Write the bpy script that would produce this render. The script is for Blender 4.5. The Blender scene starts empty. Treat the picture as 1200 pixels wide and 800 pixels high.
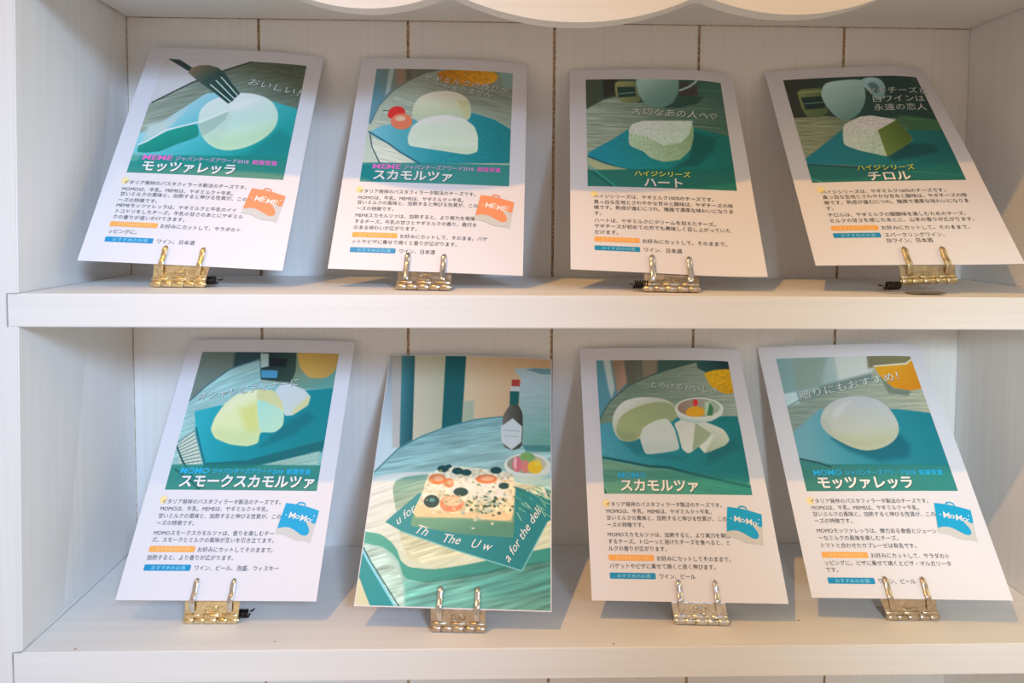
import bpy, bmesh, math, random
import numpy as np
from mathutils import Vector, Matrix

scene = bpy.context.scene
COL = scene.collection

# ------------------------------------------------------------------ camera, light, exposure
cd = bpy.data.cameras.new('camera')
cd.sensor_width = 36.0
cd.lens = 23.583
cd.shift_x = -0.00175
cd.shift_y = -0.0887
cd.clip_start = 0.01
camera = bpy.data.objects.new('camera', cd)
COL.objects.link(camera)
YAW, PITCH, ROLL = 0.025664, 0.048745, 0.007068
fwd = Vector((math.sin(YAW)*math.cos(PITCH), math.cos(YAW)*math.cos(PITCH), -math.sin(PITCH)))
rgt = Vector((math.cos(YAW), -math.sin(YAW), 0))
upv = rgt.cross(fwd)
r2 = rgt*math.cos(ROLL) + upv*math.sin(ROLL)
u2 = upv*math.cos(ROLL) - rgt*math.sin(ROLL)
mw = Matrix((r2, u2, -fwd)).transposed().to_4x4()
mw.translation = Vector((0.041995, -0.463014, 0.053859))
camera.matrix_world = mw
scene.camera = camera

scene.view_settings.view_transform = 'Standard'
scene.view_settings.look = 'None'
scene.view_settings.gamma = 1.0
scene.view_settings.use_curve_mapping = False
scene.view_settings.exposure = 0.0

world = bpy.data.worlds.new('world')
scene.world = world
world.use_nodes = True
world.node_tree.nodes['Background'].inputs[0].default_value = (1.0, 0.79, 0.63, 1)
world.node_tree.nodes['Background'].inputs[1].default_value = 0.545


def aim(o, target):
    o.rotation_euler = (Vector(target) - o.location).to_track_quat('-Z', 'Y').to_euler()


def spot_light(name, loc, target, energy, color, cone, radius):
    d = bpy.data.lights.new(name, 'SPOT')
    d.energy = energy
    d.color = color
    d.spot_size = math.radians(cone)
    d.spot_blend = 1.0
    d.shadow_soft_size = radius
    o = bpy.data.objects.new(name, d)
    COL.objects.link(o)
    o.location = loc
    aim(o, target)
    return o


# warm ceiling spot, upper left in front of the shelf: sharp card shadows
spot_light('ceiling_spot', (-0.46, -0.66, 1.20), (0.28, 0.03, -0.235), 45.0, (1.0, 0.49, 0.10), 41, 0.016)
# cool daylight through a window in front, a little to the right, falling mostly on the left half
spot_light('daylight_and_fill', (0.45, -1.265, 0.54), (-0.34, 0.05, -0.135), 95.0, (0.50, 0.71, 1.0), 37, 0.16)
# cool fill without its own window, added to brighten the lower right shelf
spot_light('daylight_and_fill', (0.05, -1.40, 0.32), (0.46, 0.10, -0.17), 74.0, (0.70, 0.89, 1.0), 17, 0.12)
# weak warm fill added on the right, stands for no actual lamp
rd = bpy.data.lights.new('warm_fill', 'AREA')
rd.size = 0.4
rd.energy = 2.2
rd.color = (1.0, 0.80, 0.25)
warm_fill_obj = bpy.data.objects.new('warm_fill', rd)
COL.objects.link(warm_fill_obj)
warm_fill_obj.location = (1.35, -0.54, 0.56)
aim(warm_fill_obj, (0.09, 0.05, 0.0))

# ------------------------------------------------------------------ materials
def new_mat(name, rough=0.5, color=(0.8, 0.8, 0.8), metallic=0.0, spec=0.5):
    m = bpy.data.materials.new(name)
    m.use_nodes = True
    b = m.node_tree.nodes['Principled BSDF']
    b.inputs['Base Color'].default_value = (*color, 1)
    b.inputs['Roughness'].default_value = rough
    b.inputs['Metallic'].default_value = metallic
    b.inputs['Specular IOR Level'].default_value = spec
    return m, m.node_tree.nodes, m.node_tree.links, b


def painted_wood(name, scale, c0, c1, bump=0.04):
    """white painted wood: faint brushed grain stretched along one axis"""
    m, N, L, b = new_mat(name, 0.55, spec=0.3)
    tc = N.new('ShaderNodeTexCoord')
    mp = N.new('ShaderNodeMapping')
    mp.inputs['Scale'].default_value = scale
    n1 = N.new('ShaderNodeTexNoise'); n1.inputs['Scale'].default_value = 1.0; n1.inputs['Detail'].default_value = 6
    n2 = N.new('ShaderNodeTexNoise'); n2.inputs['Scale'].default_value = 9.0; n2.inputs['Detail'].default_value = 3
    rp = N.new('ShaderNodeValToRGB')
    rp.color_ramp.elements[0].position = 0.32; rp.color_ramp.elements[0].color = (*c0, 1)
    rp.color_ramp.elements[1].position = 0.68; rp.color_ramp.elements[1].color = (*c1, 1)
    bp = N.new('ShaderNodeBump'); bp.inputs['Strength'].default_value = bump; bp.inputs['Distance'].default_value = 0.0006
    L.new(tc.outputs['Object'], mp.inputs['Vector'])
    L.new(mp.outputs[0], n1.inputs['Vector'])
    L.new(tc.outputs['Object'], n2.inputs['Vector'])
    L.new(n1.outputs['Fac'], rp.inputs['Fac'])
    L.new(rp.outputs[0], b.inputs['Base Color'])
    L.new(n1.outputs['Fac'], bp.inputs['Height'])
    L.new(bp.outputs[0], b.inputs['Normal'])
    return m


W0, W1 = (0.785, 0.78, 0.77), (0.83, 0.825, 0.815)
M_BOARD = painted_wood('painted_wood_long_grain', (5, 260, 260), W0, W1)
M_POST = painted_wood('painted_wood_upright_grain', (260, 260, 5), W0, W1)
M_BACK = painted_wood('painted_plank', (300, 60, 4), (0.775, 0.765, 0.75), (0.815, 0.805, 0.79))


def groove_mat():
    m, N, L, b = new_mat('raw_groove', 0.8)
    tc = N.new('ShaderNodeTexCoord')
    n1 = N.new('ShaderNodeTexNoise'); n1.inputs['Scale'].default_value = 420; n1.inputs['Detail'].default_value = 2
    rp = N.new('ShaderNodeValToRGB')
    rp.color_ramp.elements[0].position = 0.4; rp.color_ramp.elements[0].color = (0.30, 0.19, 0.11, 1)
    rp.color_ramp.elements[1].position = 0.62; rp.color_ramp.elements[1].color = (0.62, 0.47, 0.32, 1)
    L.new(tc.outputs['Object'], n1.inputs['Vector']); L.new(n1.outputs['Fac'], rp.inputs['Fac']); L.new(rp.outputs[0], b.inputs['Base Color'])
    return m


M_GROOVE = groove_mat()
M_SEAM = painted_wood('grey_seam', (90, 90, 90), (0.34, 0.32, 0.30), (0.50, 0.48, 0.46))


def paper_mat():
    m, N, L, b = new_mat('satin_paper', 0.42, (0.86, 0.86, 0.875), spec=0.4)
    tc = N.new('ShaderNodeTexCoord')
    n1 = N.new('ShaderNodeTexNoise'); n1.inputs['Scale'].default_value = 900; n1.inputs['Detail'].default_value = 2
    rp = N.new('ShaderNodeValToRGB')
    rp.color_ramp.elements[0].color = (0.755, 0.755, 0.825, 1); rp.color_ramp.elements[1].color = (0.785, 0.785, 0.855, 1)
    L.new(tc.outputs['Object'], n1.inputs['Vector']); L.new(n1.outputs['Fac'], rp.inputs['Fac']); L.new(rp.outputs[0], b.inputs['Base Color'])
    return m


M_PAPER = paper_mat()


def print_mat():
    m, N, L, b = new_mat('colour_print', 0.40, spec=0.4)
    a = N.new('ShaderNodeVertexColor'); a.layer_name = 'ink'
    L.new(a.outputs['Color'], b.inputs['Base Color'])
    return m


M_PRINT = print_mat()


def lin(c):
    return tuple(x/12.92 if x <= 0.04045 else ((x+0.055)/1.055)**2.4 for x in (t/255 for t in c))


def ink(name, rgb):
    """flat ink with a slight procedural unevenness"""
    c = lin(rgb)
    m, N, L, b = new_mat(name, 0.45, c, spec=0.35)
    tc = N.new('ShaderNodeTexCoord')
    n1 = N.new('ShaderNodeTexNoise'); n1.inputs['Scale'].default_value = 700
    rp = N.new('ShaderNodeValToRGB')
    rp.color_ramp.elements[0].color = (*[t*0.94 for t in c], 1); rp.color_ramp.elements[1].color = (*[min(1, t*1.05) for t in c], 1)
    L.new(tc.outputs['Object'], n1.inputs['Vector']); L.new(n1.outputs['Fac'], rp.inputs['Fac']); L.new(rp.outputs[0], b.inputs['Base Color'])
    return m


I_BLACK = ink('black_ink', (48, 50, 56))
I_WHITE = ink('white_ink', (240, 240, 240))
I_PINK = ink('pink_ink', (244, 116, 212))
I_PALEPINK = ink('pale_pink_ink', (214, 176, 222))
I_CYAN = ink('blue_ink', (40, 190, 246))
I_YELLOW = ink('yellow_ink', (236, 244, 96))
I_HAND = ink('chalk_white_ink', (232, 240, 238))
I_DARK = ink('dark_shade_ink', (24, 62, 66))
I_ORANGE = ink('orange_ink', (246, 178, 92))
I_PEACH = ink('pale_peach_ink', (250, 214, 160))
I_BLUE = ink('label_blue_ink', (14, 148, 204))
I_PALEBLUE = ink('pale_blue_ink', (140, 214, 240))
I_CORAL = ink('coral_ink', (240, 150, 108))
I_BAGBLUE = ink('bag_blue_ink', (10, 168, 220))
I_GREY = ink('grey_ink', (206, 208, 208))
I_CREAM = ink('pale_yellow_ink', (246, 228, 168))


def metal(name, c, rough=0.27):
    m, N, L, b = new_mat(name, rough, c, 1.0)
    tc = N.new('ShaderNodeTexCoord')
    n1 = N.new('ShaderNodeTexNoise'); n1.inputs['Scale'].default_value = 260; n1.inputs['Detail'].default_value = 4
    rp = N.new('ShaderNodeValToRGB')
    rp.color_ramp.elements[0].position = 0.3; rp.color_ramp.elements[0].color = (*[t*0.72 for t in c], 1)
    rp.color_ramp.elements[1].position = 0.65; rp.color_ramp.elements[1].color = (*c, 1)
    mr = N.new('ShaderNodeMapRange'); mr.inputs[3].default_value = rough-0.05; mr.inputs[4].default_value = rough+0.14
    bp = N.new('ShaderNodeBump'); bp.inputs['Strength'].default_value = 0.10; bp.inputs['Distance'].default_value = 0.0004
    L.new(tc.outputs['Object'], n1.inputs['Vector']); L.new(n1.outputs['Fac'], rp.inputs['Fac']); L.new(rp.outputs[0], b.inputs['Base Color'])
    L.new(n1.outputs['Fac'], mr.inputs[0]); L.new(mr.outputs[0], b.inputs['Roughness'])
    L.new(n1.outputs['Fac'], bp.inputs['Height']); L.new(bp.outputs[0], b.inputs['Normal'])
    return m


M_BRASS = metal('worn_brass', (0.95, 0.76, 0.44), 0.24)
M_BRASSDARK = metal('dull_brass', (0.62, 0.52, 0.33), 0.36)
M_BRONZE = metal('bronzed_nickel', (0.66, 0.56, 0.44), 0.30)
M_STEEL = metal('bright_nickel', (0.80, 0.77, 0.73), 0.20)
M_PRONG = metal('polished_steel', (0.80, 0.78, 0.76), 0.16)
M_SPRING = metal('blackened_steel', (0.05, 0.045, 0.04), 0.45)

# ------------------------------------------------------------------ object helpers
def link(name, me, mats, parent=None, smooth=False):
    o = bpy.data.objects.new(name, me)
    for m in (mats if isinstance(mats, (list, tuple)) else [mats]):
        me.materials.append(m)
    COL.objects.link(o)
    if parent is not None:
        o.parent = parent
        o.matrix_parent_inverse = Matrix.Translation(-parent.location)
    if smooth:
        me.shade_smooth()
    return o


def from_bm(name, bm, mats, parent=None, smooth=False):
    me = bpy.data.meshes.new(name)
    bmesh.ops.recalc_face_normals(bm, faces=bm.faces)
    bm.to_mesh(me); bm.free()
    return link(name, me, mats, parent, smooth)


def thing(name, loc, label, cat, group=None):
    o = bpy.data.objects.new(name, None)
    o.empty_display_size = 0.02
    COL.objects.link(o)
    o.location = loc
    o['label'] = label; o['category'] = cat
    if group: o['group'] = group
    return o


def prism(bm, outline, a0, a1, axis='z', mat=0, bevel=0.0):
    """extrude a 2D outline between a0 and a1 along an axis"""
    def P(p, a):
        return {'z': (p[0], p[1], a), 'y': (p[0], a, p[1]), 'x': (a, p[0], p[1])}[axis]
    A = [bm.verts.new(P(p, a0)) for p in outline]
    B = [bm.verts.new(P(p, a1)) for p in outline]
    n = len(outline)
    fs = [bm.faces.new(A[::-1]), bm.faces.new(B)]
    for i in range(n):
        fs.append(bm.faces.new((A[i], A[(i+1) % n], B[(i+1) % n], B[i])))
    for f in fs: f.material_index = mat
    if bevel:
        es = list({e for f in fs for e in f.edges})
        bmesh.ops.bevel(bm, geom=es, offset=bevel, segments=2, affect='EDGES', clamp_overlap=True)
    return fs


# ------------------------------------------------------------------ the shelf unit
XL, XR, YB = -0.28875, 0.4757, 0.1516
ZT, ZM, ZL, TH = 0.2299, 0.0, -0.25205, 0.02287
ZTOP, ZBOT = 0.300, -0.520

unit = thing('wall_shelf', (0.09, 0.07, ZBOT),
             'white painted wooden wall shelf unit with plank back and scalloped top board', 'shelf')

# left side panel; its front edge leans very slightly
bm = bmesh.new()
def xin(z):   # x of the inner front edge at height z
    t = (z-ZL)/(ZT-ZL)
    return XL + 0.0003 + t*0.0083
vs = []
for z in (ZBOT, ZTOP):
    vs.append([bm.verts.new(p) for p in ((XL-0.045, 0.0006, z), (xin(z), 0.0006, z), (XL, YB, z), (XL-0.045, YB, z))])
bm.faces.new(vs[0][::-1]); bm.faces.new(vs[1])
for i in range(4):
    bm.faces.new((vs[0][i], vs[0][(i+1) % 4], vs[1][(i+1) % 4], vs[1][i]))
bmesh.ops.bevel(bm, geom=[e for e in bm.edges], offset=0.0008, segments=2, affect='EDGES')
from_bm('side_panel', bm, M_POST, unit)
bm = bmesh.new()
prism(bm, [(XR, 0.0006), (XR+0.045, 0.0006), (XR+0.045, YB), (XR, YB)], ZBOT, ZTOP, 'z', 0, 0.0008)
from_bm('side_panel', bm, M_POST, unit)

# plank back with recessed brown grooves
bm = bmesh.new()
GW, GD = 0.00125, 0.0010
prof = [(XL-0.02, 0, 0), (XL+0.0002, 0, 1), (XL+0.0009, 0, 0)]
for g in (-0.17198, -0.03882, 0.09333, 0.22515, 0.35859):
    prof += [(g-GW, 0, 1), (g-GW*0.75, GD, 1), (g+GW*0.75, GD, 1), (g+GW, 0, 0)]
prof += [(XR+0.02, 0, 0)]
lo = [bm.verts.new((x, YB+d, ZBOT)) for x, d, k in prof]
hi = [bm.verts.new((x, YB+d, ZTOP)) for x, d, k in prof]
for i in range(len(prof)-1):
    f = bm.faces.new((lo[i], lo[i+1], hi[i+1], hi[i])); f.material_index = prof[i][2]
bk = [bm.verts.new(p) for p in ((XL-0.02, YB+0.012, ZBOT), (XR+0.02, YB+0.012, ZBOT), (XR+0.02, YB+0.012, ZTOP), (XL-0.02, YB+0.012, ZTOP))]
bm.faces.new((bk[0], bk[3], bk[2], bk[1]))
bm.faces.new([bk[0], bk[1]] + lo[::-1]); bm.faces.new([bk[2], bk[3]] + hi)
bm.faces.new((bk[0], lo[0], hi[0], bk[3])); bm.faces.new((bk[1], bk[2], hi[-1], lo[-1]))
from_bm('back_panel', bm, [M_BACK, M_GROOVE], unit)


def shelf_board(z, reach, specks=()):
    bm = bmesh.new()
    x0, x1 = XL-reach, XR+0.008
    prism(bm, [(x0, 0), (x1, 0), (x1, YB), (x0, YB)], z-TH, z, 'z', 0, 0.0007)
    # open joint where the shelf end is let into the side panel
    for s in (x0-0.0003,):
        prism(bm, [(s-0.0003, -0.0001), (s+0.0003, -0.0001), (s+0.0003, 0.003), (s-0.0003, 0.003)], z-TH, z, 'z', 2)
    prism(bm, [(x0, -0.0001), (xin(z), -0.0001), (xin(z), 0.003), (x0, 0.003)], z, z+0.0004, 'z', 2)
    # hairline seams where the shelf meets the side panels
    prism(bm, [(xin(z)-0.0002, 0.001), (xin(z)+0.0004, 0.001), (XL+0.0004, YB), (XL-0.0002, YB)], z, z+0.0003, 'z', 2)
    prism(bm, [(XR-0.0004, 0.001), (XR+0.0002, 0.001), (XR+0.0002, YB), (XR-0.0004, YB)], z, z+0.0003, 'z', 2)
    for (sx, sy, r) in specks:      # old nail holes and specks
        A = [bm.verts.new((sx+r*math.cos(t), sy+r*1.2*math.sin(t), z+0.00012)) for t in [k*math.pi/4 for k in range(8)]]
        f = bm.faces.new(A); f.material_index = 1
    return from_bm('shelf_board', bm, [M_BOARD, M_GROOVE, M_SEAM], unit)


shelf_board(ZM, 0.0022)
shelf_board(ZL, 0.0054, [(-0.2535, 0.0035, 0.0011), (0.128, 0.004, 0.0008), (0.2745, 0.030, 0.0009), (-0.116, 0.010, 0.0007)])
shelf_board(-0.505, 0.006)  # unseen lower board, put in to bounce light upward
# top board with a hairline gap to the sides
bm = bmesh.new()
prism(bm, [(xin(ZT)+0.0007, 0.0145), (XR-0.0007, 0.0145), (XR-0.0007, YB-0.0005), (XL+0.0007, YB-0.0005)], ZT, ZT+0.02, 'z', 0, 0.0006)
prism(bm, [(XL+0.0007, YB-0.0009), (XR-0.0007, YB-0.0009), (XR-0.0007, YB), (XL+0.0007, YB)], ZT-0.0005, ZT, 'z', 1)
from_bm('shelf_board', bm, [M_BOARD, M_GROOVE], unit)


# scalloped valance
def arc3(a, b, c, x):
    ax, ay = a; bx, by = b; cx, cy = c
    d = 2*(ax*(by-cy)+bx*(cy-ay)+cx*(ay-by))
    ux = ((ax*ax+ay*ay)*(by-cy)+(bx*bx+by*by)*(cy-ay)+(cx*cx+cy*cy)*(ay-by))/d
    uy = ((ax*ax+ay*ay)*(cx-bx)+(bx*bx+by*by)*(ax-cx)+(cx*cx+cy*cy)*(bx-ax))/d
    r = math.hypot(ax-ux, ay-uy)
    return uy - math.sqrt(max(1e-9, r*r-(x-ux)**2))
S1 = ((-0.0837, 0.1995), (-0.0459, 0.1944), (-0.0092, 0.2002))
S2 = ((0.0215, 0.2011), (0.1000, 0.1873), (0.1710, 0.2027))
S3 = ((0.1904, 0.2034), (0.2410, 0.1946), (0.3010, 0.2053))
low = []
for k in range(0, 141):
    x = -0.135 + k*(0.355+0.135)/140
    z = 0.2125
    for S in (S1, S2, S3):
        try: zz = arc3(*S, x)
        except ValueError: continue
        z = min(z, zz)
    low.append((x, z))
outline = [(XL+0.009, 0.2125)] + low + [(XR, 0.2125), (XR, ZTOP), (XL+0.009, ZTOP)]
bm = bmesh.new()
prism(bm, outline, 0.0, 0.0145, 'y', 0, 0.0009)
from_bm('scalloped_valance', bm, M_BOARD, unit)

# ------------------------------------------------------------------ printed pictures: painted in card millimetres
def vnoise(x, y, seed):
    def h(i, j):
        n = np.sin(i*127.1+j*311.7+seed*74.7)*43758.5453
        return n-np.floor(n)
    xi, yi = np.floor(x), np.floor(y); xf, yf = x-xi, y-yi
    u, v = xf*xf*(3-2*xf), yf*yf*(3-2*yf)
    return (h(xi, yi)*(1-u)+h(xi+1, yi)*u)*(1-v)+(h(xi, yi+1)*(1-u)+h(xi+1, yi+1)*u)*v


def smooth_pts(p, n):
    p = np.array(p, float)
    for r in ((0.25, 0.25) if n == 1 else (0.13, 0.25, 0.25)):
        q = np.roll(p, -1, 0)
        p = np.stack([p*(1-r)+q*r, p*r+q*(1-r)], 1).reshape(-1, 2)
    return p


def sdf(X, Y, P):
    d = np.full(X.shape, 1e9); ins = np.zeros(X.shape, bool)
    n = len(P)
    for i in range(n):
        ax, ay = P[i]; bx, by = P[(i+1) % n]
        ex, ey = bx-ax, by-ay; l2 = ex*ex+ey*ey+1e-12
        t = np.clip(((X-ax)*ex+(Y-ay)*ey)/l2, 0, 1)
        d = np.minimum(d, (X-ax-t*ex)**2+(Y-ay-t*ey)**2)
        if ay != by:
            c = ((ay > Y) != (by > Y)) & (X < (bx-ax)*(Y-ay)/(by-ay)+ax)
            ins ^= c
    d = np.sqrt(d)
    return np.where(ins, -d, d)


def paint(ops, u0, v0, u1, v1, step):
    nu, nv = int((u1-u0)/step)+1, int((v1-v0)/step)+1
    U, V = np.meshgrid(np.linspace(u0, u1, nu), np.linspace(v0, v1, nv))
    img = np.ones((nv, nu, 3))*0.5
    last = np.zeros((nv, nu))
    def color(c, X, Y):
        if c[0] != 'g':
            return np.array(c, float)/255
        ax, ay, bx, by = c[1:5]
        t = np.clip(((X-ax)*(bx-ax)+(Y-ay)*(by-ay))/((bx-ax)**2+(by-ay)**2), 0, 1)
        cs = np.array(c[5:], float)/255; t = t*(len(cs)-1)
        i = np.minimum(t.astype(int), len(cs)-2); f = (t-i)[..., None]
        return cs[i]*(1-f)+cs[i+1]*f
    for k, o in enumerate(ops):
        kind = o[0]
        if kind == 'e':
            cx, cy, ax, ay, bx, by = o[4]
            r = max(abs(ax)+abs(bx), abs(ay)+abs(by))+2*o[1]; bb = (cx-r, cy-r, cx+r, cy+r)
        else:
            pts = o[5] if kind in 'plo' else (o[6] if kind == 'w' else o[4])
            pts = np.array(pts, float); pad = 3*(o[2] if kind in 'plo' else o[1])+1
            if kind == 'l': pad += o[1]
            bb = (*(pts.min(0)-pad), *(pts.max(0)+pad))
        i0, i1 = np.searchsorted(U[0], (bb[0], bb[2])); j0, j1 = np.searchsorted(V[:, 0], (bb[1], bb[3]))
        if i1 <= i0 or j1 <= j0: continue
        sl = (slice(j0, j1), slice(i0, i1)); X, Y = U[sl], V[sl]
        if kind in 'po':
            P = smooth_pts(pts, o[1]) if o[1] else pts
            a = np.clip(0.5-sdf(X, Y, P)/o[2], 0, 1)*o[3]; c = color(o[4], X, Y)
            if kind == 'o':
                a = a*last[sl]          # a tone inside the shape painted before it
            else:
                last[:] = 0; last[sl] = a
        elif kind == 'e':
            det = ax*by-ay*bx
            p = ((X-cx)*by-(Y-cy)*bx)/det; q = (ax*(Y-cy)-ay*(X-cx))/det
            d = (np.hypot(p, q)-1)*math.sqrt(abs(det)); a = np.clip(0.5-d/o[1], 0, 1)*o[2]; c = color(o[3], X, Y)
        elif kind == 'l':
            P = pts; d = np.full(X.shape, 1e9)
            for (x0, y0), (x1, y1) in zip(P[:-1], P[1:]):
                ex, ey = x1-x0, y1-y0
                t = np.clip(((X-x0)*ex+(Y-y0)*ey)/(ex*ex+ey*ey+1e-9), 0, 1)
                d = np.minimum(d, np.hypot(X-x0-t*ex, Y-y0-t*ey))
            a = np.clip(0.5-(d-o[1]/2)/max(o[2], 0.3), 0, 1)*o[3]; c = color(o[4], X, Y)
        elif kind == 'w':
            m = np.clip(0.5-sdf(X, Y, pts)/o[1], 0, 1); t = o[3]
            A = X*math.cos(t)+Y*math.sin(t); B = -X*math.sin(t)+Y*math.cos(t)
            B = B + 1.2*vnoise(A*0.05, B*0.1, 3)
            s = vnoise(A*o[4], B*o[5], k)*0.6+vnoise(A*o[4]*2.3, B*o[5]*2.7, k+5)*0.4
            img[sl] = np.clip(img[sl]*(1+(s-0.5)*2*o[2]*m)[..., None], 0, 1); continue
        else:
            m = np.clip(0.5-sdf(X, Y, pts)/o[1], 0, 1)
            s = vnoise(X/o[3], Y/o[3], k)*0.6+vnoise(X/o[3]*2.1, Y/o[3]*2.1, k+2)*0.4
            img[sl] = np.clip(img[sl]*(1+(s-0.5)*2*o[2]*m)[..., None], 0, 1); continue
        a = a[..., None]
        img[sl] = img[sl]*(1-a)+c*a
    l = np.where(img <= 0.04045, img/12.92, ((img+0.055)/1.055)**2.4)
    return U, V, l


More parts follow.
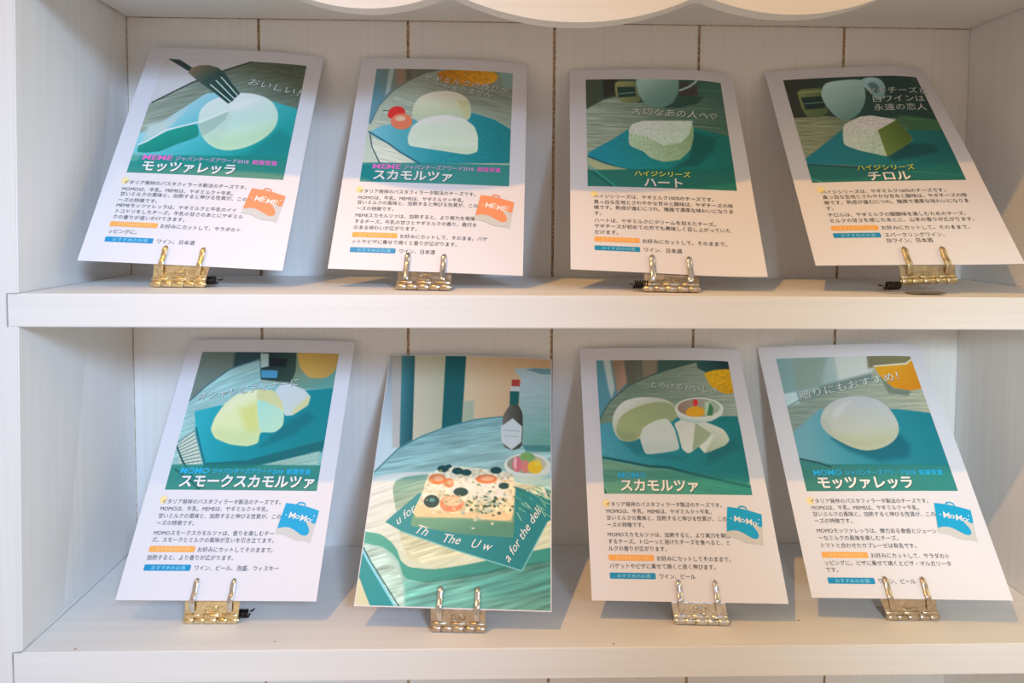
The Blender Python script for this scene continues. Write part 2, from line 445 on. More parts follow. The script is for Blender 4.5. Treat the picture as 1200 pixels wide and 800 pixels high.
ART = [
 [
  ["p",0,0.1,1,["g",133.3,7.4,28.8,101.9,[91,107,92],[162,176,161]],[[5.8,10.3],[140.2,1.7],[141.8,132.6],[12.2,140.3]]],
  ["w",1.0,0.224,-0.361,0.05,1.5,[[5.8,10.3],[140.2,1.7],[141.8,132.6],[12.2,140.3]]],
  ["p",0,6,1,["g",70.2,21.8,134.9,17.7,[113,129,109],[91,105,85]],[[60.4,30.1],[81.6,21.1],[136.8,30.4],[133.7,10.0],[92.9,9.4]]],
  ["w",3,0.28,0.053,0.05,1.5,[[60.4,30.1],[81.6,21.1],[140.6,30.1],[136.7,4.5],[92.9,9.4]]],
  ["p",0,1.2,1,["g",51.4,58.1,99.1,111.1,[162,220,234],[76,193,203],[25,163,162]],[[12.2,93.7],[23.6,88.4],[39.2,69.7],[58.8,49.0],[86.6,46.6],[135.7,60.1],[142.2,112.9],[11.1,129.6]]],
  ["p",0,6,1,[16,144,143],[[105.3,106.3],[124.6,82.2],[139.1,92.9],[139.6,113.1],[89.4,116.1]]],
  ["p",0,5,1,[199,222,220],[[18.8,84.0],[32.1,78.5],[45.7,65.7],[33.7,92.4],[19.3,100.2]]],
  ["p",0,0.3,1,[221,221,224],[[-6.5,0.4],[99.8,-6.4],[94.4,9.3],[68.6,23.2],[44.1,38.2],[16.4,61.5],[-3.6,68.8]]],
  ["l",1.5,0.3,1,[35,49,50],[[94.0,9.9],[68.6,23.2],[44.1,38.2],[16.3,61.0]],0],
  ["p",1,0.8,1,["g",81.4,48.9,98.0,105.6,[239,247,245],[204,239,226],[221,249,208]],[[57.4,78.1],[57.0,66.2],[62.5,57.4],[72.4,51.1],[83.0,47.8],[94.1,46.6],[106.9,49.7],[115.6,56.5],[121.2,67.8],[120.9,80.1],[115.1,90.9],[104.3,100.7],[91.0,106.2],[80.2,106.0],[70.0,100.5],[63.0,91.8]]],
  ["o",1,3,0.8,[243,250,247],[[78.7,63.7],[81.4,58.7],[95.3,52.9],[106.5,52.7],[94.6,59.0],[85.9,66.8]]],
  ["o",1,9,0.75,[192,228,191],[[66.2,91.6],[83.2,94.4],[106.9,85.6],[121.2,75.4],[118.5,89.5],[104.4,101.1],[91.1,106.7],[80.2,106.4],[70.1,101.2]]],
  ["o",0,7,0.6,[200,224,208],[[63.5,91.7],[72.7,87.7],[79.7,68.4],[83.8,70.5],[81.7,87.1],[75.1,99.0]]],
  ["p",0,1.2,0.9,[172,204,191],[[59.4,81.5],[80.4,67.2],[79.3,75.6],[72.4,86.5],[64.0,94.0]]],
  ["p",2,0.4,1,["g",33.7,92.4,41.6,110.1,[25,161,145],[12,139,127]],[[16.8,104.2],[22.3,101.1],[34.9,90.0],[57.9,80.4],[62.2,94.1],[45.3,103.1],[34.6,110.5],[22.4,112.2],[16.8,111.2]]],
  ["l",1.3,0.4,1,[243,250,247],[[16.8,104.2],[22.9,99.9],[34.6,88.9],[46.3,84.2],[57.8,79.7],[69.5,72.9],[80.1,66.0]],0],
  ["p",0,0.4,1,[46,72,71],[[18.0,12.6],[27.8,13.1],[42.9,23.5],[38.1,25.9]]],
  ["p",0,0.5,1,["g",43.1,20.9,73.4,46.9,[151,133,108],[55,87,81],[33,72,69]],[[38.5,27.7],[39.6,22.5],[45.6,19.0],[53.1,18.2],[62.4,21.0],[69.4,27.0],[77.3,37.9],[85.9,48.1],[83.0,52.4],[81.3,56.2],[78.2,59.3],[64.2,47.9],[48.5,36.4]]],
  ["l",1.0,0.3,1,[204,232,222],[[59.7,39.8],[79.6,56.8]],0],
  ["l",1.0,0.3,1,[204,232,222],[[63.4,35.0],[82.0,53.7]],0],
  ["l",1.0,0.3,1,[204,232,222],[[66.8,31.2],[83.8,49.7]],0],
  ["p",0,0.4,0.82,[22,139,129],[[3.6,115.3],[139.8,109.1],[138.0,130.7],[9.1,135.1]]],
  ["p",0,2,0.6,[129,185,171],[[6.3,112.2],[22.5,112.4],[19.2,120.4],[8.7,121.0]]],
 ],
 [
  ["p",0,0.1,1,["g",114.8,33.0,56.2,125.1,[146,162,147],[216,228,208]],[[-6.3,8.7],[140.9,5.9],[140.6,134.7],[10.7,137.9]]],
  ["w",1.0,0.2,0.209,0.05,1.5,[[43.4,24.7],[141.4,27.7],[139.3,77.6],[18.7,74.0]]],
  ["p",0,1.2,1,["g",17.6,36.5,56.6,19.9,[106,162,180],[137,141,127],[112,118,100]],[[7.4,8.3],[79.4,5.8],[69.6,12.8],[56.4,17.2],[43.6,26.2],[31.2,37.7],[21.3,53.7],[16.1,73.1],[11.9,72.2]]],
  ["p",0,1.5,0.8,[196,218,218],[[25.7,9.9],[30.3,9.7],[28.7,38.2],[25.0,42.6]]],
  ["p",0,2,0.85,[171,139,118],[[31.7,9.7],[40.2,9.4],[40.9,24.8],[34.9,32.6]]],
  ["p",0,1.5,0.8,[106,100,91],[[40.2,9.4],[45.4,9.2],[46.7,23.5],[41.8,25.9]]],
  ["l",0.7,0.4,0.8,[81,102,100],[[16.1,73.1],[21.3,53.7],[31.2,37.7],[43.6,26.2],[56.4,17.2],[69.6,12.8]],1],
  ["p",1,1.2,1,["g",71.5,14.9,119.5,26.4,[200,132,17],[250,183,46]],[[68.4,19.0],[71.4,12.7],[113.8,10.8],[122.1,14.3],[121.4,23.0],[112.9,27.7],[97.9,30.4],[80.9,28.2],[71.4,25.5]]],
  ["n",1.0,0.18,2.0,[[69.8,15.0],[120.7,13.2],[119.5,26.4],[77.5,27.8]]],
  ["p",0,2,1,[146,181,180],[[122.3,8.7],[135.9,8.3],[135.7,27.9],[128.0,29.3]]],
  ["p",0,0.7,1,["g",19.2,78.0,130.2,95.6,[128,208,227],[47,164,180],[22,139,149]],[[15.1,82.2],[25.4,75.4],[38.1,71.2],[54.0,66.6],[102.8,59.0],[121.0,65.1],[135.0,74.1],[135.3,108.9],[61.4,112.8],[58.2,112.2]]],
  ["n",1.0,0.1,1.0,[[67.8,74.2],[134.3,73.8],[135.3,108.9],[64.4,111.6]]],
  ["p",0,0.8,1,[230,236,218],[[18.7,88.0],[30.5,91.5],[56.5,110.9],[28.1,113.3],[19.4,99.8]]],
  ["w",1.0,0.16,0.269,0.05,1.5,[[18.7,88.0],[56.5,110.9],[28.1,113.3],[19.4,99.8]]],
  ["l",1.5,0.6,1,[54,113,134],[[15.7,81.4],[26.9,88.7],[33.9,93.4],[44.4,101.8],[54.6,108.1],[61.4,112.4]],0],
  ["l",1.0,0.3,1,[33,79,104],[[17.1,84.1],[20.1,96.8],[25.5,107.3],[31.1,118.5],[38.2,133.2]],0],
  ["p",0,2,1,[58,176,180],[[12.5,115.4],[23.6,115.0],[33.6,133.3],[14.9,134.1]]],
  ["p",1,0.7,1,["g",73.2,37.7,77.2,69.8,[250,250,234],[227,236,201],[196,220,194]],[[51.8,69.7],[49.8,56.4],[53.7,44.8],[63.2,38.0],[78.1,35.4],[90.0,38.1],[97.9,44.9],[100.5,54.6],[100.4,67.9],[76.0,75.9]]],
  ["o",0,3,0.7,[216,215,160],[[88.8,46.7],[98.8,46.3],[100.8,64.9],[94.9,65.1]]],
  ["p",2,0.5,1,["g",75.1,62.7,77.9,79.8,[250,250,250],[227,249,225]],[[48.8,85.9],[51.5,74.8],[59.0,67.4],[70.2,63.1],[81.6,61.9],[94.9,65.1],[104.3,72.9],[107.7,82.7],[108.5,98.8],[100.2,102.2],[85.8,100.2],[69.7,97.9],[50.5,95.1]]],
  ["p",2,1.2,1,["g",75.7,71.9,79.5,101.4,[223,246,218],[234,250,236]],[[49.4,86.9],[52.5,77.2],[67.5,71.2],[87.1,71.9],[106.3,79.8],[108.3,98.4],[100.2,101.8],[85.8,99.8],[69.6,97.5],[51.0,94.7]]],
  ["o",0,8,0.5,[243,250,250],[[50.4,80.9],[61.1,72.4],[83.8,70.4],[105.4,78.8],[107.0,84.7],[84.3,78.0],[61.6,78.9],[51.5,88.8]]],
  ["o",0,5,0.6,[205,232,198],[[69.4,94.0],[107.9,96.5],[108.1,101.3],[100.2,102.2],[69.7,98.3]]],
  ["p",1,0.6,1,[241,53,51],[[29.2,65.4],[30.3,57.1],[36.2,53.2],[43.1,55.6],[45.1,62.4],[40.7,65.0],[34.5,68.3]]],
  ["e",0.6,1,["g",37.2,63.1,46.8,77.0,[250,141,109],[243,137,98]],[42.2,70.1,9.2,-0.4,0.9,8.4]],
  ["e",1.2,1,[250,211,180],[40.9,67.1,4.3,-0.2,0.3,2.8]],
  ["l",0.9,0.4,1,[47,107,58],[[25.5,59.0],[30.1,58.4]],0],
  ["p",0,0.4,0.76,[15,132,134],[[7.4,112.8],[140.1,110.6],[139.1,132.9],[10.4,135.2]]],
 ],
 [
  ["p",0,0.1,1,["g",37.2,66.3,130.8,31.5,[165,185,170],[111,147,134],[77,121,111]],[[7.5,8.2],[141.7,6.5],[139.8,135.0],[7.8,138.6]]],
  ["w",1.0,0.24,0.035,0.05,1.5,[[14.2,33.7],[139.3,29.1],[136.7,74.2],[13.3,94.4]]],
  ["p",0,1.2,1,["g",17.8,22.1,123.6,20.4,[79,96,80],[52,98,96]],[[9.2,8.2],[141.7,6.5],[136.5,31.4],[112.8,29.6],[89.2,33.4],[60.1,40.6],[41.8,33.1],[29.6,36.8],[14.8,47.6],[8.8,47.7]]],
  ["p",0,1.5,1,[52,57,52],[[29.4,12.6],[42.5,12.5],[41.0,30.9],[29.7,34.5]]],
  ["p",0,3,0.8,[79,65,70],[[97.1,16.3],[114.0,16.0],[113.5,30.7],[95.9,32.1]]],
  ["p",0,3,0.8,[69,126,111],[[112.5,13.8],[139.5,11.1],[139.0,31.3],[113.4,31.8]]],
  ["l",0.6,0.6,0.7,[126,170,151],[[113.3,24.0],[138.3,22.4]],0],
  ["p",2,0.8,1,["g",40.4,21.8,60.5,32.8,[175,180,121],[121,142,106]],[[39.8,14.8],[62.3,14.5],[61.9,38.4],[53.4,41.0],[44.9,39.8],[40.1,30.9]]],
  ["p",0,0.9,1,[40,78,75],[[41.8,21.7],[57.7,21.5],[58.0,32.8],[42.6,34.3]]],
  ["l",0.8,0.4,1,[138,195,189],[[43.6,29.7],[56.5,28.3]],0],
  ["l",2.2,0.6,1,[175,216,211],[[97.3,24.9],[105.2,20.7],[111.0,15.6],[113.6,11.0]],1],
  ["p",0,2.5,1,[50,91,83],[[89.2,33.4],[104.4,30.9],[117.6,31.7],[111.9,39.6],[94.9,45.9],[81.6,46.2]]],
  ["p",2,0.7,1,["g",68.3,14.4,88.4,43.4,[182,231,234],[131,182,180],[106,157,154]],[[58.2,9.9],[97.7,9.4],[95.6,27.7],[90.4,39.4],[82.5,44.8],[70.0,45.1],[63.6,38.3],[59.9,28.3]]],
  ["p",0,0.8,1,["g",23.2,94.1,129.4,90.8,[30,160,190],[25,154,162],[18,126,121]],[[15.2,96.4],[36.7,81.2],[52.1,68.5],[106.2,67.1],[136.6,75.2],[137.7,114.2],[48.4,115.5],[15.2,101.0]]],
  ["n",1.0,0.12,0.9,[[15.2,96.4],[52.1,68.5],[136.7,74.2],[136.3,112.3],[51.6,115.4]]],
  ["p",0,4,0.8,[13,98,98],[[105.1,70.9],[122.8,78.7],[121.5,91.0],[105.9,107.5],[83.5,112.3],[98.7,99.8]]],
  ["l",1.5,0.8,1,[23,103,121],[[15.2,100.2],[29.4,107.2],[40.6,111.8],[54.8,115.3]],0],
  ["p",0,1.0,1,[187,203,162],[[15.1,101.8],[24.5,107.4],[51.7,114.4],[24.3,114.8],[15.0,108.3]]],
  ["p",2,0.5,1,["g",53.1,82.8,101.6,83.5,[197,234,208],[160,198,162]],[[50.1,70.7],[53.1,64.8],[62.4,60.9],[105.6,59.5],[105.2,75.1],[101.3,91.2],[91.4,102.1],[77.7,104.9],[66.8,100.9],[61.5,94.3],[49.3,88.1]]],
  ["p",0,0.8,1,["g",70.7,61.2,85.4,86.0,[231,250,250],[214,249,236]],[[50.4,70.7],[53.1,64.8],[62.4,60.9],[105.6,59.7],[101.0,75.2],[93.2,84.1],[78.8,87.9],[71.4,82.3],[62.4,77.3],[50.2,74.9]]],
  ["n",1.0,0.16,0.8,[[50.4,70.7],[62.4,60.9],[105.6,59.7],[104.7,75.1],[91.4,102.1],[66.8,100.9],[49.7,87.1]]],
  ["o",0,2,0.7,[175,208,172],[[78.9,87.2],[93.6,83.7],[102.3,75.2],[104.9,75.1],[101.1,89.6],[78.6,91.3]]],
  ["p",0,0.5,0.85,[20,121,114],[[11.4,114.9],[139.8,109.3],[141.5,133.1],[11.0,138.5]]],
  ["l",0.9,0.5,1,[60,182,182],[[15.0,110.7],[27.4,121.3],[40.5,134.4]],0],
  ["l",0.9,0.5,1,[15,93,88],[[15.0,113.8],[25.7,123.3],[37.8,134.5]],0],
 ],
 [
  ["p",0,0.1,1,["g",34.6,70.5,141.1,66.9,[154,166,138],[90,128,102],[63,112,89]],[[7.0,-3.3],[158.7,2.5],[144.0,140.3],[0.0,141.6]]],
  ["w",1.0,0.28,0.04,0.05,1.5,[[14.0,56.0],[140.0,58.8],[138.1,102.5],[15.1,106.0]]],
  ["p",0,1.2,1,["g",25.7,19.2,123.2,33.0,[60,68,61],[48,87,84],[36,74,71]],[[9.1,-3.2],[158.7,2.5],[146.6,67.1],[102.6,62.6],[61.7,63.6],[43.3,58.7],[14.3,59.4]]],
  ["p",0,3,1,[68,123,84],[[103.4,59.9],[146.6,67.1],[145.8,80.2],[109.1,78.8]]],
  ["w",1.0,0.24,0.163,0.05,1.5,[[89.5,10.6],[155.8,11.4],[143.9,74.9],[101.8,65.2]]],
  ["p",0,0.8,1,["g",22.7,33.7,44.2,46.2,[142,159,105],[97,123,84]],[[23.4,28.5],[27.6,25.2],[45.2,24.6],[47.2,34.9],[44.6,54.6],[35.0,60.2],[25.6,57.9],[23.3,48.0]]],
  ["p",0,0.9,1,[33,61,63],[[25.4,35.3],[44.8,34.8],[43.9,49.0],[26.2,50.4]]],
  ["l",0.8,0.4,1,[140,184,172],[[26.4,43.1],[43.1,42.2]],0],
  ["l",1.2,0.4,1,[189,197,146],[[24.6,29.4],[44.3,28.4]],0],
  ["p",1,0.7,1,["g",84.0,16.3,96.2,37.3,[189,239,250],[140,192,205]],[[79.8,19.1],[88.9,13.0],[100.6,14.8],[102.8,26.7],[95.2,42.4],[89.3,41.0],[87.2,34.0],[83.6,25.2]]],
  ["p",1,2,0.7,[65,112,123],[[86.8,20.9],[95.1,19.9],[96.7,28.7],[91.7,35.7],[88.8,28.3]]],
  ["p",1,0.7,1,["g",52.3,20.6,70.1,61.2,[201,244,250],[162,210,210],[112,164,161]],[[43.2,33.3],[47.1,23.3],[53.1,17.0],[83.9,15.1],[84.4,22.3],[81.0,40.9],[71.8,56.3],[61.9,64.1],[53.6,64.8],[47.8,56.1],[43.9,43.3]]],
  ["l",0.6,0.5,0.6,[226,250,250],[[47.5,23.3],[80.4,22.1]],0],
  ["p",0,0.8,1,["g",28.1,98.9,136.4,107.4,[36,141,164],[33,138,141],[23,112,112]],[[14.4,105.5],[36.4,87.7],[52.1,74.7],[107.5,77.6],[138.3,77.8],[140.3,126.5],[82.2,119.0],[61.4,115.3],[15.0,111.0]]],
  ["p",0,4,0.8,[18,84,89],[[97.8,91.2],[123.0,93.3],[123.8,102.1],[84.7,110.6],[80.3,106.8]]],
  ["p",2,0.5,1,["g",59.6,71.5,80.2,100.6,[234,250,244],[209,241,218]],[[53.3,69.9],[70.2,60.9],[80.1,60.0],[99.5,65.1],[107.5,86.9],[104.9,90.4],[80.4,106.3],[72.1,102.9],[60.1,99.0],[48.3,92.0]]],
  ["p",0,0.8,1,[241,250,250],[[53.3,69.9],[70.2,60.9],[80.1,60.0],[99.5,65.1],[80.9,76.9],[66.9,73.2]]],
  ["n",1.0,0.2,0.9,[[53.3,69.9],[70.2,60.9],[99.5,65.1],[80.9,76.9],[80.4,106.3],[48.3,92.0]]],
  ["p",0,0.5,1,["g",79.3,90.5,104.1,88.9,[122,154,74],[95,125,61]],[[80.9,76.9],[99.7,65.7],[107.3,86.9],[104.7,90.4],[80.4,106.3]]],
  ["p",0,0.8,0.85,[23,117,117],[[10.4,110.4],[43.2,114.3],[148.5,123.2],[143.2,142.5],[5.5,141.7]]],
  ["l",1.3,0.8,1,[28,87,99],[[13.7,112.2],[42.9,115.5],[60.7,117.7],[85.4,120.3]],0],
  ["l",0.8,0.4,1,[78,184,184],[[13.6,125.5],[25.6,133.4]],0],
  ["l",0.7,0.5,1,[53,146,133],[[85.4,120.3],[139.9,127.7]],0],
 ],
 [
  ["p",0,0.1,1,["g",35.1,59.2,120.0,107.2,[160,203,200],[128,183,182]],[[7.5,8.2],[138.8,8.5],[140.4,135.6],[9.8,135.1]]],
  ["w",1.0,0.176,-0.423,0.05,1.5,[[7.5,8.2],[138.8,8.5],[140.4,135.6],[9.8,135.1]]],
  ["p",0,0.8,1,["g",15.4,24.4,49.0,24.0,[120,137,129],[111,128,120]],[[7.5,8.2],[68.5,9.4],[66.6,18.7],[42.4,28.1],[25.9,44.0],[14.1,58.5],[9.8,59.5]]],
  ["p",0,2,1,[45,77,86],[[43.4,11.8],[67.0,11.5],[66.8,19.3],[52.7,23.9],[45.0,27.0]]],
  ["l",1.2,0.5,1,[65,115,122],[[66.6,18.7],[42.5,28.5],[25.9,44.0],[14.1,58.5]],1],
  ["p",0,3,1,["g",105.2,23.2,127.5,44.7,[128,149,122],[96,160,153]],[[95.5,11.1],[139.1,10.5],[135.2,46.5],[98.0,45.1]]],
  ["p",2,1.2,1,["g",103.8,15.1,133.0,32.9,[220,179,90],[196,160,84]],[[97.2,10.1],[136.1,9.5],[134.7,28.9],[127.0,35.9],[113.1,36.1],[103.7,27.3]]],
  ["p",0,0.8,1,["g",71.4,23.7,97.7,23.3,[26,58,59],[48,75,67]],[[64.6,10.5],[97.5,10.1],[100.3,29.3],[98.4,42.1],[71.6,38.0]]],
  ["p",0,1.0,1,[183,211,208],[[66.2,13.2],[73.5,13.5],[76.0,25.6],[69.2,27.3]]],
  ["p",0,1.0,1,[16,33,41],[[74.9,17.5],[91.1,18.3],[90.8,26.4],[76.5,25.6]]],
  ["p",0,0.9,1,[77,160,200],[[69.9,28.9],[84.8,29.5],[85.2,36.4],[71.8,36.4]]],
  ["p",0,0.8,0.7,[160,181,163],[[71.8,38.0],[98.0,40.2],[97.9,42.7],[72.5,41.5]]],
  ["p",0,0.7,1,["g",29.4,72.4,117.6,93.1,[43,177,190],[7,149,161],[5,137,145]],[[21.5,66.9],[39.4,62.0],[74.3,55.3],[100.5,48.9],[138.9,44.2],[137.5,96.5],[75.0,108.6],[40.9,111.0],[27.8,86.9]]],
  ["p",0,5,0.7,[5,111,120],[[97.1,78.9],[116.3,65.8],[124.5,71.3],[109.2,86.1],[83.0,97.0]]],
  ["p",0,0.8,1,[11,111,116],[[40.7,110.0],[74.8,107.6],[134.8,90.3],[134.6,100.0],[76.1,113.6],[40.1,114.8]]],
  ["p",0,0.6,1,[209,222,206],[[13.5,96.0],[25.1,83.4],[38.6,110.0],[22.9,115.0]]],
  ["l",0.7,0.3,1,[43,99,102],[[13.5,94.2],[25.5,83.7]],0],
  ["l",0.7,0.3,1,[43,99,102],[[14.5,96.3],[27.0,86.9]],0],
  ["l",0.7,0.3,1,[43,99,102],[[15.6,98.4],[28.6,90.0]],0],
  ["l",0.7,0.3,1,[43,99,102],[[16.6,100.5],[30.1,93.1]],0],
  ["l",0.7,0.3,1,[43,99,102],[[17.7,102.5],[31.6,96.2]],0],
  ["l",0.7,0.3,1,[43,99,102],[[18.7,104.6],[33.0,99.2]],0],
  ["l",0.7,0.3,1,[43,99,102],[[19.7,106.6],[34.5,102.3]],0],
  ["l",0.7,0.3,1,[43,99,102],[[20.8,108.7],[36.0,105.3]],0],
  ["l",0.7,0.3,1,[43,99,102],[[21.8,110.7],[37.5,108.3]],0],
  ["l",1.4,0.4,1,[18,90,98],[[14.0,96.0],[22.0,108.1],[42.5,130.7]],0],
  ["l",1.8,0.8,1,[22,118,131],[[26.4,81.5],[34.0,97.5],[40.8,110.5]],0],
  ["p",0,1.0,1,[160,198,184],[[76.3,114.5],[132.7,99.2],[131.9,115.6],[70.2,117.9]]],
  ["w",1.0,0.2,-0.169,0.05,1.5,[[76.3,114.5],[132.7,99.2],[131.9,115.6],[70.2,117.9]]],
  ["p",2,0.7,1,["g",48.3,53.4,72.1,95.4,[241,241,190],[236,241,182],[220,234,180]],[[38.7,82.3],[39.8,72.2],[45.3,60.0],[54.7,50.8],[70.7,46.9],[83.8,47.8],[92.4,54.4],[96.8,64.1],[98.6,77.1],[92.9,84.4],[80.4,84.2],[80.9,93.5],[72.3,96.3],[57.9,94.8],[44.4,90.0]]],
  ["o",0,6,0.6,[220,220,114],[[58.2,64.6],[73.2,58.8],[79.7,84.6],[70.2,86.5]]],
  ["o",0,9,0.7,[209,226,163],[[39.7,85.0],[44.1,81.3],[69.8,84.7],[78.6,82.8],[80.6,93.9],[72.4,96.6],[58.0,95.2],[44.5,90.3]]],
  ["o",0,7,0.6,[247,247,210],[[41.9,72.2],[49.4,58.1],[62.3,50.3],[70.9,47.7],[72.0,53.1],[56.9,59.0]]],
  ["p",2,0.7,1,["g",75.8,62.5,97.5,80.8,[181,232,212],[198,234,200]],[[71.4,55.4],[81.2,57.7],[96.8,66.0],[98.6,78.9],[92.9,84.4],[79.9,83.9]]],
  ["p",0,1.0,1,[222,220,161],[[70.7,46.9],[83.8,47.8],[92.4,54.4],[96.6,65.1],[81.3,58.3],[71.4,55.4]]],
  ["p",2,0.6,1,["g",94.3,45.1,109.4,67.7,[213,222,226],[209,220,210]],[[85.4,48.5],[91.5,40.1],[110.1,45.9],[117.2,52.5],[116.3,60.5],[104.4,69.7],[98.1,70.1],[94.3,58.5]]],
  ["p",0,1.2,1,[220,217,163],[[115.0,52.6],[117.2,52.5],[116.3,60.5],[104.4,69.7],[104.2,64.1]]],
  ["p",0,0.5,0.8,[26,130,120],[[3.0,111.4],[138.1,110.8],[138.7,135.7],[9.8,135.1]]],
  ["l",1.0,0.5,1,[11,92,94],[[17.8,115.0],[34.2,125.0],[42.9,132.4]],0],
 ],
 [
  ["p",0,0.1,1,["g",17.2,74.8,61.6,198.0,[149,202,203],[118,185,179]],[[-46.4,-6.9],[166.6,-12.6],[162.9,216.2],[-7.5,220.9]]],
  ["p",0,0.8,1,["g",71.3,23.0,147.1,20.9,[228,204,169],[213,172,128]],[[-47.4,-12.9],[166.7,-18.6],[165.4,60.4],[105.5,58.5],[82.3,61.8],[59.6,68.5],[37.3,77.7],[18.9,88.3],[-0.0,110.2],[-23.3,128.2]]],
  ["p",0,2,1,["g",-5.4,78.8,8.1,15.1,[209,230,239],[160,170,179]],[[-29.5,-13.4],[9.4,-14.4],[18.9,88.3],[-0.0,110.2],[-16.5,112.2]]],
  ["p",0,2,0.8,[198,192,183],[[1.4,1.7],[10.2,1.5],[19.3,88.3],[13.2,88.5]]],
  ["p",0,1.0,1,["g",15.0,43.0,26.8,42.7,[65,134,143],[31,95,105]],[[10.5,-2.5],[22.8,-2.8],[29.8,81.3],[19.3,88.3]]],
  ["p",0,1.2,1,["g",30.2,42.6,50.6,42.0,[213,207,181],[198,198,169]],[[22.8,-2.8],[50.0,-3.5],[54.1,72.1],[29.9,82.1]]],
  ["p",0,1.2,1,[16,99,105],[[50.9,-3.5],[69.8,-4.0],[70.7,66.4],[53.6,72.1]]],
  ["p",0,2.5,0.8,[160,187,166],[[71.2,45.1],[79.6,44.9],[80.7,62.7],[71.3,66.4]]],
  ["p",0,0.9,1,["g",33.1,69.2,61.0,191.3,[128,179,186],[177,217,215],[137,194,183]],[[6.7,220.5],[-8.6,121.5],[-0.0,110.2],[18.9,88.3],[37.3,77.7],[59.6,68.5],[82.3,61.8],[105.5,58.5],[165.5,56.0],[162.9,216.2]]],
  ["w",1.0,0.2,-0.164,0.04,0.5,[[-0.0,110.2],[37.3,77.7],[105.5,58.5],[148.8,57.3],[148.8,107.8],[0.8,121.3]]],
  ["l",1.0,0.5,1,[43,129,139],[[-2.0,112.6],[18.9,88.7],[37.3,77.9],[59.6,68.5],[82.3,61.9],[105.5,58.5]],1],
  ["p",0,0.7,1,["g",124.7,21.5,142.3,78.3,[179,204,209],[160,196,196],[120,181,173]],[[113.2,12.3],[123.6,10.5],[166.3,8.0],[165.0,84.4],[132.5,83.3],[123.5,80.5],[120.5,58.1],[119.0,32.9],[121.0,22.6]]],
  ["p",0,1.0,1,[111,155,162],[[124.5,12.0],[133.2,10.3],[166.3,9.0],[166.2,14.7],[138.5,15.9]]],
  ["w",1.0,0.064,-0.026,0.05,1.5,[[118.7,21.7],[148.8,20.9],[148.8,81.5],[123.5,80.5]]],
  ["p",0,2,0.8,[54,129,132],[[122.8,83.0],[148.8,82.8],[148.8,88.2],[126.1,88.8]]],
  ["p",2,0.6,1,["g",106.7,67.2,122.4,66.8,[120,112,101],[62,67,62]],[[111.4,46.8],[118.8,46.6],[123.1,55.4],[123.1,85.5],[115.1,88.4],[106.9,86.0],[105.2,58.5]]],
  ["p",0,0.5,1,[181,63,60],[[112.4,22.8],[119.6,22.6],[119.6,29.5],[112.2,29.7]]],
  ["p",0,0.4,1,[203,209,209],[[111.5,29.4],[119.6,29.2],[119.5,34.3],[111.4,34.6]]],
  ["p",0,0.5,1,[11,99,96],[[111.0,34.2],[119.2,34.0],[118.9,47.1],[111.1,47.3]]],
  ["p",0,0.4,1,[213,226,230],[[114.2,59.7],[122.4,66.8],[122.1,80.8],[114.1,87.8],[105.4,81.3],[104.2,67.6]]],
  ["l",0.6,0.3,1,[160,178,187],[[106.8,70.7],[120.8,71.2]],0],
  ["l",0.6,0.3,1,[160,178,187],[[107.8,75.8],[119.3,76.3]],0],
  ["p",2,0.5,1,["g",128.1,105.1,128.2,113.9,[236,243,228],[190,221,209]],[[108.5,100.8],[110.9,107.2],[117.9,112.6],[128.2,113.9],[139.3,111.5],[145.9,106.2],[147.2,101.4]]],
  ["e",0.4,1,[234,241,232],[127.7,100.3,19.3,-0.6,0.2,9.9]],
  ["e",0.6,1,["g",113.5,99.0,142.4,99.9,[160,162,143],[209,211,181]],[127.3,99.6,16.5,-0.4,0.2,7.8]],
  ["p",1,0.8,1,[130,181,105],[[121.3,91.4],[126.9,88.8],[134.3,91.6],[133.5,96.0],[126.3,98.7],[121.8,95.5]]],
  ["e",0.7,1,[226,121,135],[119.2,100.2,4.1,-0.1,0.1,6.4]],
  ["e",0.8,1,[250,194,192],[117.5,98.9,1.3,0.0,0.2,5.5]],
  ["e",0.8,1,[228,140,128],[126.1,101.9,3.5,-0.1,0.1,5.5]],
  ["e",0.7,1,[250,204,43],[134.1,102.0,6.1,-0.1,0.1,5.5]],
  ["e",1.0,1,[250,221,75],[136.3,98.4,2.5,-0.1,0.0,2.6]],
  ["p",2,0.5,1,["g",7.1,121.1,59.7,177.5,[220,230,228],[213,224,198]],[[-8.9,159.4],[-14.9,121.7],[-1.8,114.2],[16.8,110.0],[46.9,108.1],[85.3,109.5],[164.4,123.1],[163.8,161.9],[118.9,171.0],[82.1,179.4],[57.3,183.4],[37.9,182.3],[31.1,177.6],[27.5,169.9],[22.5,164.4],[13.1,158.5],[-0.1,156.7]]],
  ["w",1.0,0.112,-0.353,0.05,0.6,[[-6.4,115.1],[47.0,108.9],[148.8,123.5],[148.0,162.4],[57.2,183.2],[-0.2,156.2]]],
  ["p",2,0.9,1,["g",37.9,113.9,74.2,172.9,[128,179,164],[209,215,183],[220,224,192]],[[17.7,123.2],[19.2,116.8],[26.7,113.0],[45.5,110.5],[148.8,117.3],[148.7,152.2],[89.0,171.1],[48.0,179.2],[36.4,176.1],[30.9,167.0],[27.0,154.0]]],
  ["w",1.0,0.2,-0.292,0.05,0.7,[[17.7,123.2],[45.5,110.5],[148.8,117.3],[148.7,152.2],[48.0,179.2],[30.9,167.0]]],
  ["p",2,0.5,1,["g",0.5,160.6,89.9,185.0,[75,179,162],[48,149,141]],[[-9.1,158.0],[-0.1,156.7],[13.1,158.5],[22.5,164.4],[27.5,169.9],[31.1,177.6],[37.9,182.3],[57.3,183.4],[82.1,179.4],[118.9,171.0],[163.8,161.2],[163.6,171.9],[119.2,181.5],[82.8,188.6],[52.3,193.1],[37.4,190.6],[33.8,187.2],[30.0,178.3],[24.8,172.9],[15.9,168.1],[1.2,165.7]]],
